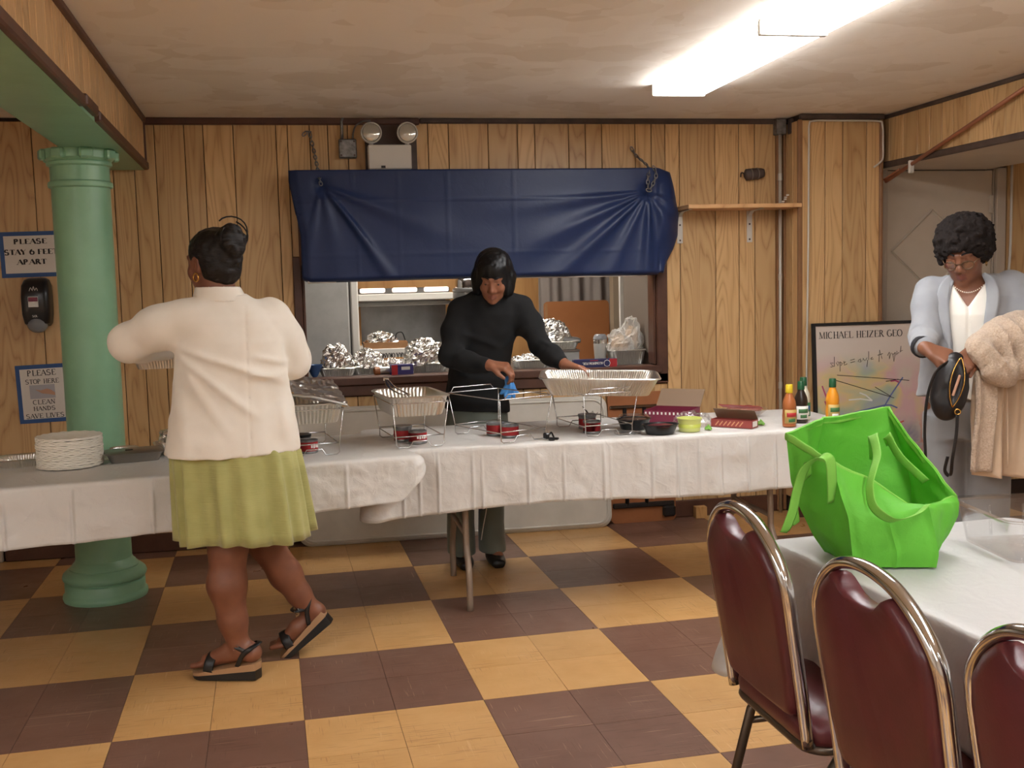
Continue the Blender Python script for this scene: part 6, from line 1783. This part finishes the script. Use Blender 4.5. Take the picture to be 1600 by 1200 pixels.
for q in (-1, 1):
    pts = [(q * .058, 1.425, .004), (q * .088, 1.385, .012), (q * .100, 1.32, .014), (q * .088, 1.22, .013), (q * .068, 1.12, .012), (q * .050, 1.0, .010), (q * .042, .90, .009)]
    P = smooth_path([tuple(onfront(u, z, d)) for u, z, d in pts], 6)
    wd = [(.004, .008 + .019 * math.sin(min(1, (i / (len(P) - 1)) * 1.5) * PI) ** .8) if i / (len(P) - 1) < .66 else (.004, .008) for i in range(len(P))]
    fr = Vector((sa, -ca, 0))
    obj('lapel', MB().tube(P, wd, 10, flat=fr), 'grey_blazer', bz, True)
cf = MB().lathe([(.040, -.010), (.047, -.008), (.047, .012), (.040, .014)], 20, X=Matrix.Translation(Vector((1.995, -.083, 1.128)) - Vector(P3.location)) @ Vector((-.2, -.9, -.15)).to_track_quat('Z', 'Y').to_matrix().to_4x4(), cap=False)
obj('cuff_lining', cf, 'lining_dark', bz, True)
S = SDF((2.06, -.16, .03), (2.66, .40, .95), .007)
S.tower([(.70, 2.35, .13, .175, .135), (.93, 2.35, .13, .178, .135)], A3, .03)
for q in (-1, 1):
    ox_, oy_ = q * .088 * ca, q * .088 * sa
    S.tower([(.05, 2.34 + ox_, .12 + oy_, .085, .10), (.45, 2.34 + ox_, .115 + oy_, .09, .10), (.80, 2.35 + ox_, .13 + oy_, .095, .125)], A3, .03)
S.crumple(.006, 7, 55, .5)
S.object('trousers', 'light_trouser', P3)
for q in (-1, 1):
    bx = np.array([2.34 + q * .088 * ca, .12 + q * .088 * sa]); dr = np.array([-.60, -.80]); sdv = np.array([.80, -.60]); L = []
    for f in np.linspace(0, 1, 14):
        c = bx + dr * (-.07 + .25 * f); w_ = .04 * math.sqrt(max(.04, 1 - ((f - .55) / .56) ** 2)) + .006; h = .08 - .035 * f
        L.append([(c[0] + sdv[0] * w_ * math.cos(a), c[1] + sdv[1] * w_ * math.cos(a), max(.004, h * .5 + h * .5 * math.sin(a))) for a in np.linspace(0, 2 * PI, 12, endpoint=False)])
    obj('shoe', MB().loft(L), 'shoe_black', P3, True, world=True)
S = SDF((2.08, -.12, 1.40), (2.54, .34, 1.75), .0045)
S.ell(hp(B3, hc3, 0, -.025, .062), (.122, .128, .112), B3)
S.ell(hp(B3, hc3, 0, -.07, 0), (.105, .085, .09), B3, .03)
for q in (-1, 1): S.ell(hp(B3, hc3, q * .085, .01, .012), (.03, .035, .05), B3, .02)
S.ell(hp(B3, hc3, 0, .112, -.038), (.082, .078, .088), B3, .015, 'sub')
S.crumple(.010, 45, 61); S.crumple(.007, 95, 63)
S.object('hair', 'hair_curly', P3, iters=1)
L3 = np.array(P3.location)
def H3(x, y, z): return tuple(hp(B3, hc3, x * 1.04, y * 1.04, z * 1.04) - L3)
gs = obj('spectacles', MB().tube([H3(-.012, .104, -.004), H3(0, .108, .0), H3(.012, .104, -.004)], .0022, 6), 'glass_frame', P3, True)
for q in (-1, 1):
    rm = [H3(q * .034 + .023 * math.cos(t), .101 - abs(.012 * math.cos(t) * (1 if math.cos(t) * q > 0 else .2)), -.010 + .018 * math.sin(t)) for t in np.linspace(0, 2 * PI, 18, endpoint=False)]
    obj('rim', MB().tube(rm, .0024, 6, closed=True), 'glass_frame', gs, True)
    cm = np.mean(np.array(rm), 0)
    obj('lens', MB().loft([[tuple(cm + (np.array(p) - cm) * .96) for p in rm], [tuple(cm + (np.array(p) - cm) * .96 + B3[1] * .002) for p in rm]]), 'spectacle_lens', gs)
    obj('temple', MB().tube([H3(q * .057, .092, -.004), H3(q * .076, .05, .0), H3(q * .078, -.01, .002)], .0022, 6), 'glass_frame', gs, True)
    obj('hoop_earring', MB().tube([H3(q * .082, .004 + .010 * math.cos(t), -.046 + .011 * math.sin(t)) for t in np.linspace(0, 2 * PI, 12, endpoint=False)], .0018, 6, closed=True), 'gold', P3, True)
nk = MB()
for i in range(17):
    u = -.060 + .12 * i / 16; z = 1.375 - .030 * (1 - (u / .06) ** 2); nk.sphere(tuple(onfront(u, z, -.012 + .0 * i)), .003, 8, 6)
obj('necklace', nk, 'pearl', P3, True)['kind'] = 'stuff'

# ---- coat over her arm, purse in her hands
t = thing('fleece_coat', 'beige fleece coat folded over the arm of the woman in the grey blazer', 'coat', (2.38, -.14, .54))
S = SDF((2.07, -.42, .93), (2.80, .12, 1.28), .006)
S.chain([(2.21, -.175, 1.125), (2.32, -.155, 1.15), (2.42, -.12, 1.165), (2.55, -.06, 1.175), (2.66, .0, 1.17)], [.066, .082, .090, .094, .09], .05)
S.chain([(2.17, -.235, 1.095), (2.24, -.235, 1.02), (2.36, -.22, 1.04), (2.52, -.16, 1.09)], [.032, .034, .038, .045], .05)
S.chain([(2.14, -.225, 1.13), (2.21, -.25, 1.03), (2.27, -.25, .992)], [.030, .030, .028], .04)
for a, c, am, wd in (((2.25, 1.22), (2.30, 1.02), .034, .012), ((2.31, 1.24), (2.36, 1.03), .036, .012), ((2.37, 1.25), (2.42, 1.06), .036, .011), ((2.43, 1.25), (2.47, 1.07), .034, .012), ((2.17, 1.15), (2.29, .99), .02, .012), ((2.50, 1.26), (2.53, 1.08), .034, .012)):
    S.field(ridge(a, c, am, wd, (-.12, -1)))
S.crumple(.006, 16, 71); S.crumple(.004, 80, 73)
S.object('folded_collar', 'fleece', t)
def drape(u, v):
    x = 2.185 + .42 * u + .03 * v * (u - .3); z = 1.06 - v * (.47 - .0 * u) - .05 * u * v
    y = -.205 + .10 * u + .030 * math.sin(u * 19 + 1.2) * (.3 + v) + .014 * math.sin(u * 37 + v * 3)
    return (x, y, z)
obj('hanging_panel', MB().grid(drape, 70, 30, th=-.018), 'suede', t, True, world=True)
obj('lining_edge', MB().grid(lambda u, v: (2.165 + .07 * u + .01 * math.sin(v * 5), -.222 + .012 * math.sin(u * 4), 1.03 - v * .42), 14, 30, th=-.02), 'fleece', t, True, world=True)
b = MB()
obj('seam', MB().tube(smooth_path([(2.30, -.205, 1.0), (2.305, -.21, .85), (2.31, -.212, .62)]), .003, 6), 'suede', t, True, world=True)
t = thing('handbag', 'small black leather handbag held open by the woman in the grey blazer', 'handbag', (2.075, -.20, .83))
hm = Matrix.Translation((2.062, -.195, .975)) @ Matrix.Rotation(math.radians(10), 4, 'Y') @ Matrix.Rotation(math.radians(-26), 4, 'Z')
BH = np.array(hm.to_3x3()).T
def HB(x, y, z): return np.array(hm @ Vector((x, y, z)))
S = SDF((1.90, -.34, .78), (2.24, -.06, 1.16), .004)
S.ell(HB(-.006, .010, -.035), (.072, .038, .118), BH, .01); S.ell(HB(.0, .012, .05), (.055, .028, .085), BH, .04)
S.ell(HB(.012, -.045, .01), (.020, .030, .105), BH, .012, 'sub')
S.crumple(.003, 30, 81)
S.object('bag_body', 'black_leather', t)
def lens_pt(u, sg): return HB(.012 + sg * .026 * math.sin(u * PI) ** .8, -.034 + .012 * math.cos((u - .5) * PI) ** 2 * -1, .115 - .205 * u)
for sg in (-1, 1):
    obj('zipper', MB().tube([tuple(lens_pt(u, sg)) for u in np.linspace(0, 1, 22)], .0026, 6), 'gold', t, True, world=True)
obj('inner_papers', MB().box((0, 0, 0), (.010, .012, .09), bev=.003, X=hm @ T((.014, -.022, .0), ry=.15)), 'skin_photo', t, world=True)
obj('ring', MB().tube([hm @ Vector((.034 + .011 * math.cos(q), -.034, -.105 + .011 * math.sin(q))) for q in np.linspace(0, 2 * PI, 14, endpoint=False)], .0025, 6, closed=True), 'gold', t, True, world=True)
pb = hm @ Vector((.036, -.034, -.118))
obj('strap', MB().tube(smooth_path([tuple(pb), (pb.x - .004, pb.y, pb.z - .08), (pb.x - .02, pb.y, pb.z - .18), (pb.x - .015, pb.y + .02, pb.z - .25), (pb.x - .04, pb.y + .02, pb.z - .23), (pb.x - .035, pb.y + .01, pb.z - .17)]), (.008, .002), 8, flat=(1, 0, 0)), 'black_leather', t, True, world=True)
pt = hm @ Vector((-.03, -.01, .09))
obj('strap', MB().tube(smooth_path([tuple(pt), (1.985, -.20, 1.03), (1.952, -.195, .93), (1.945, -.19, .80), (1.95, -.19, .68)]), (.009, .0025), 8, flat=(1, .3, 0)), 'black_leather', t, True, world=True)
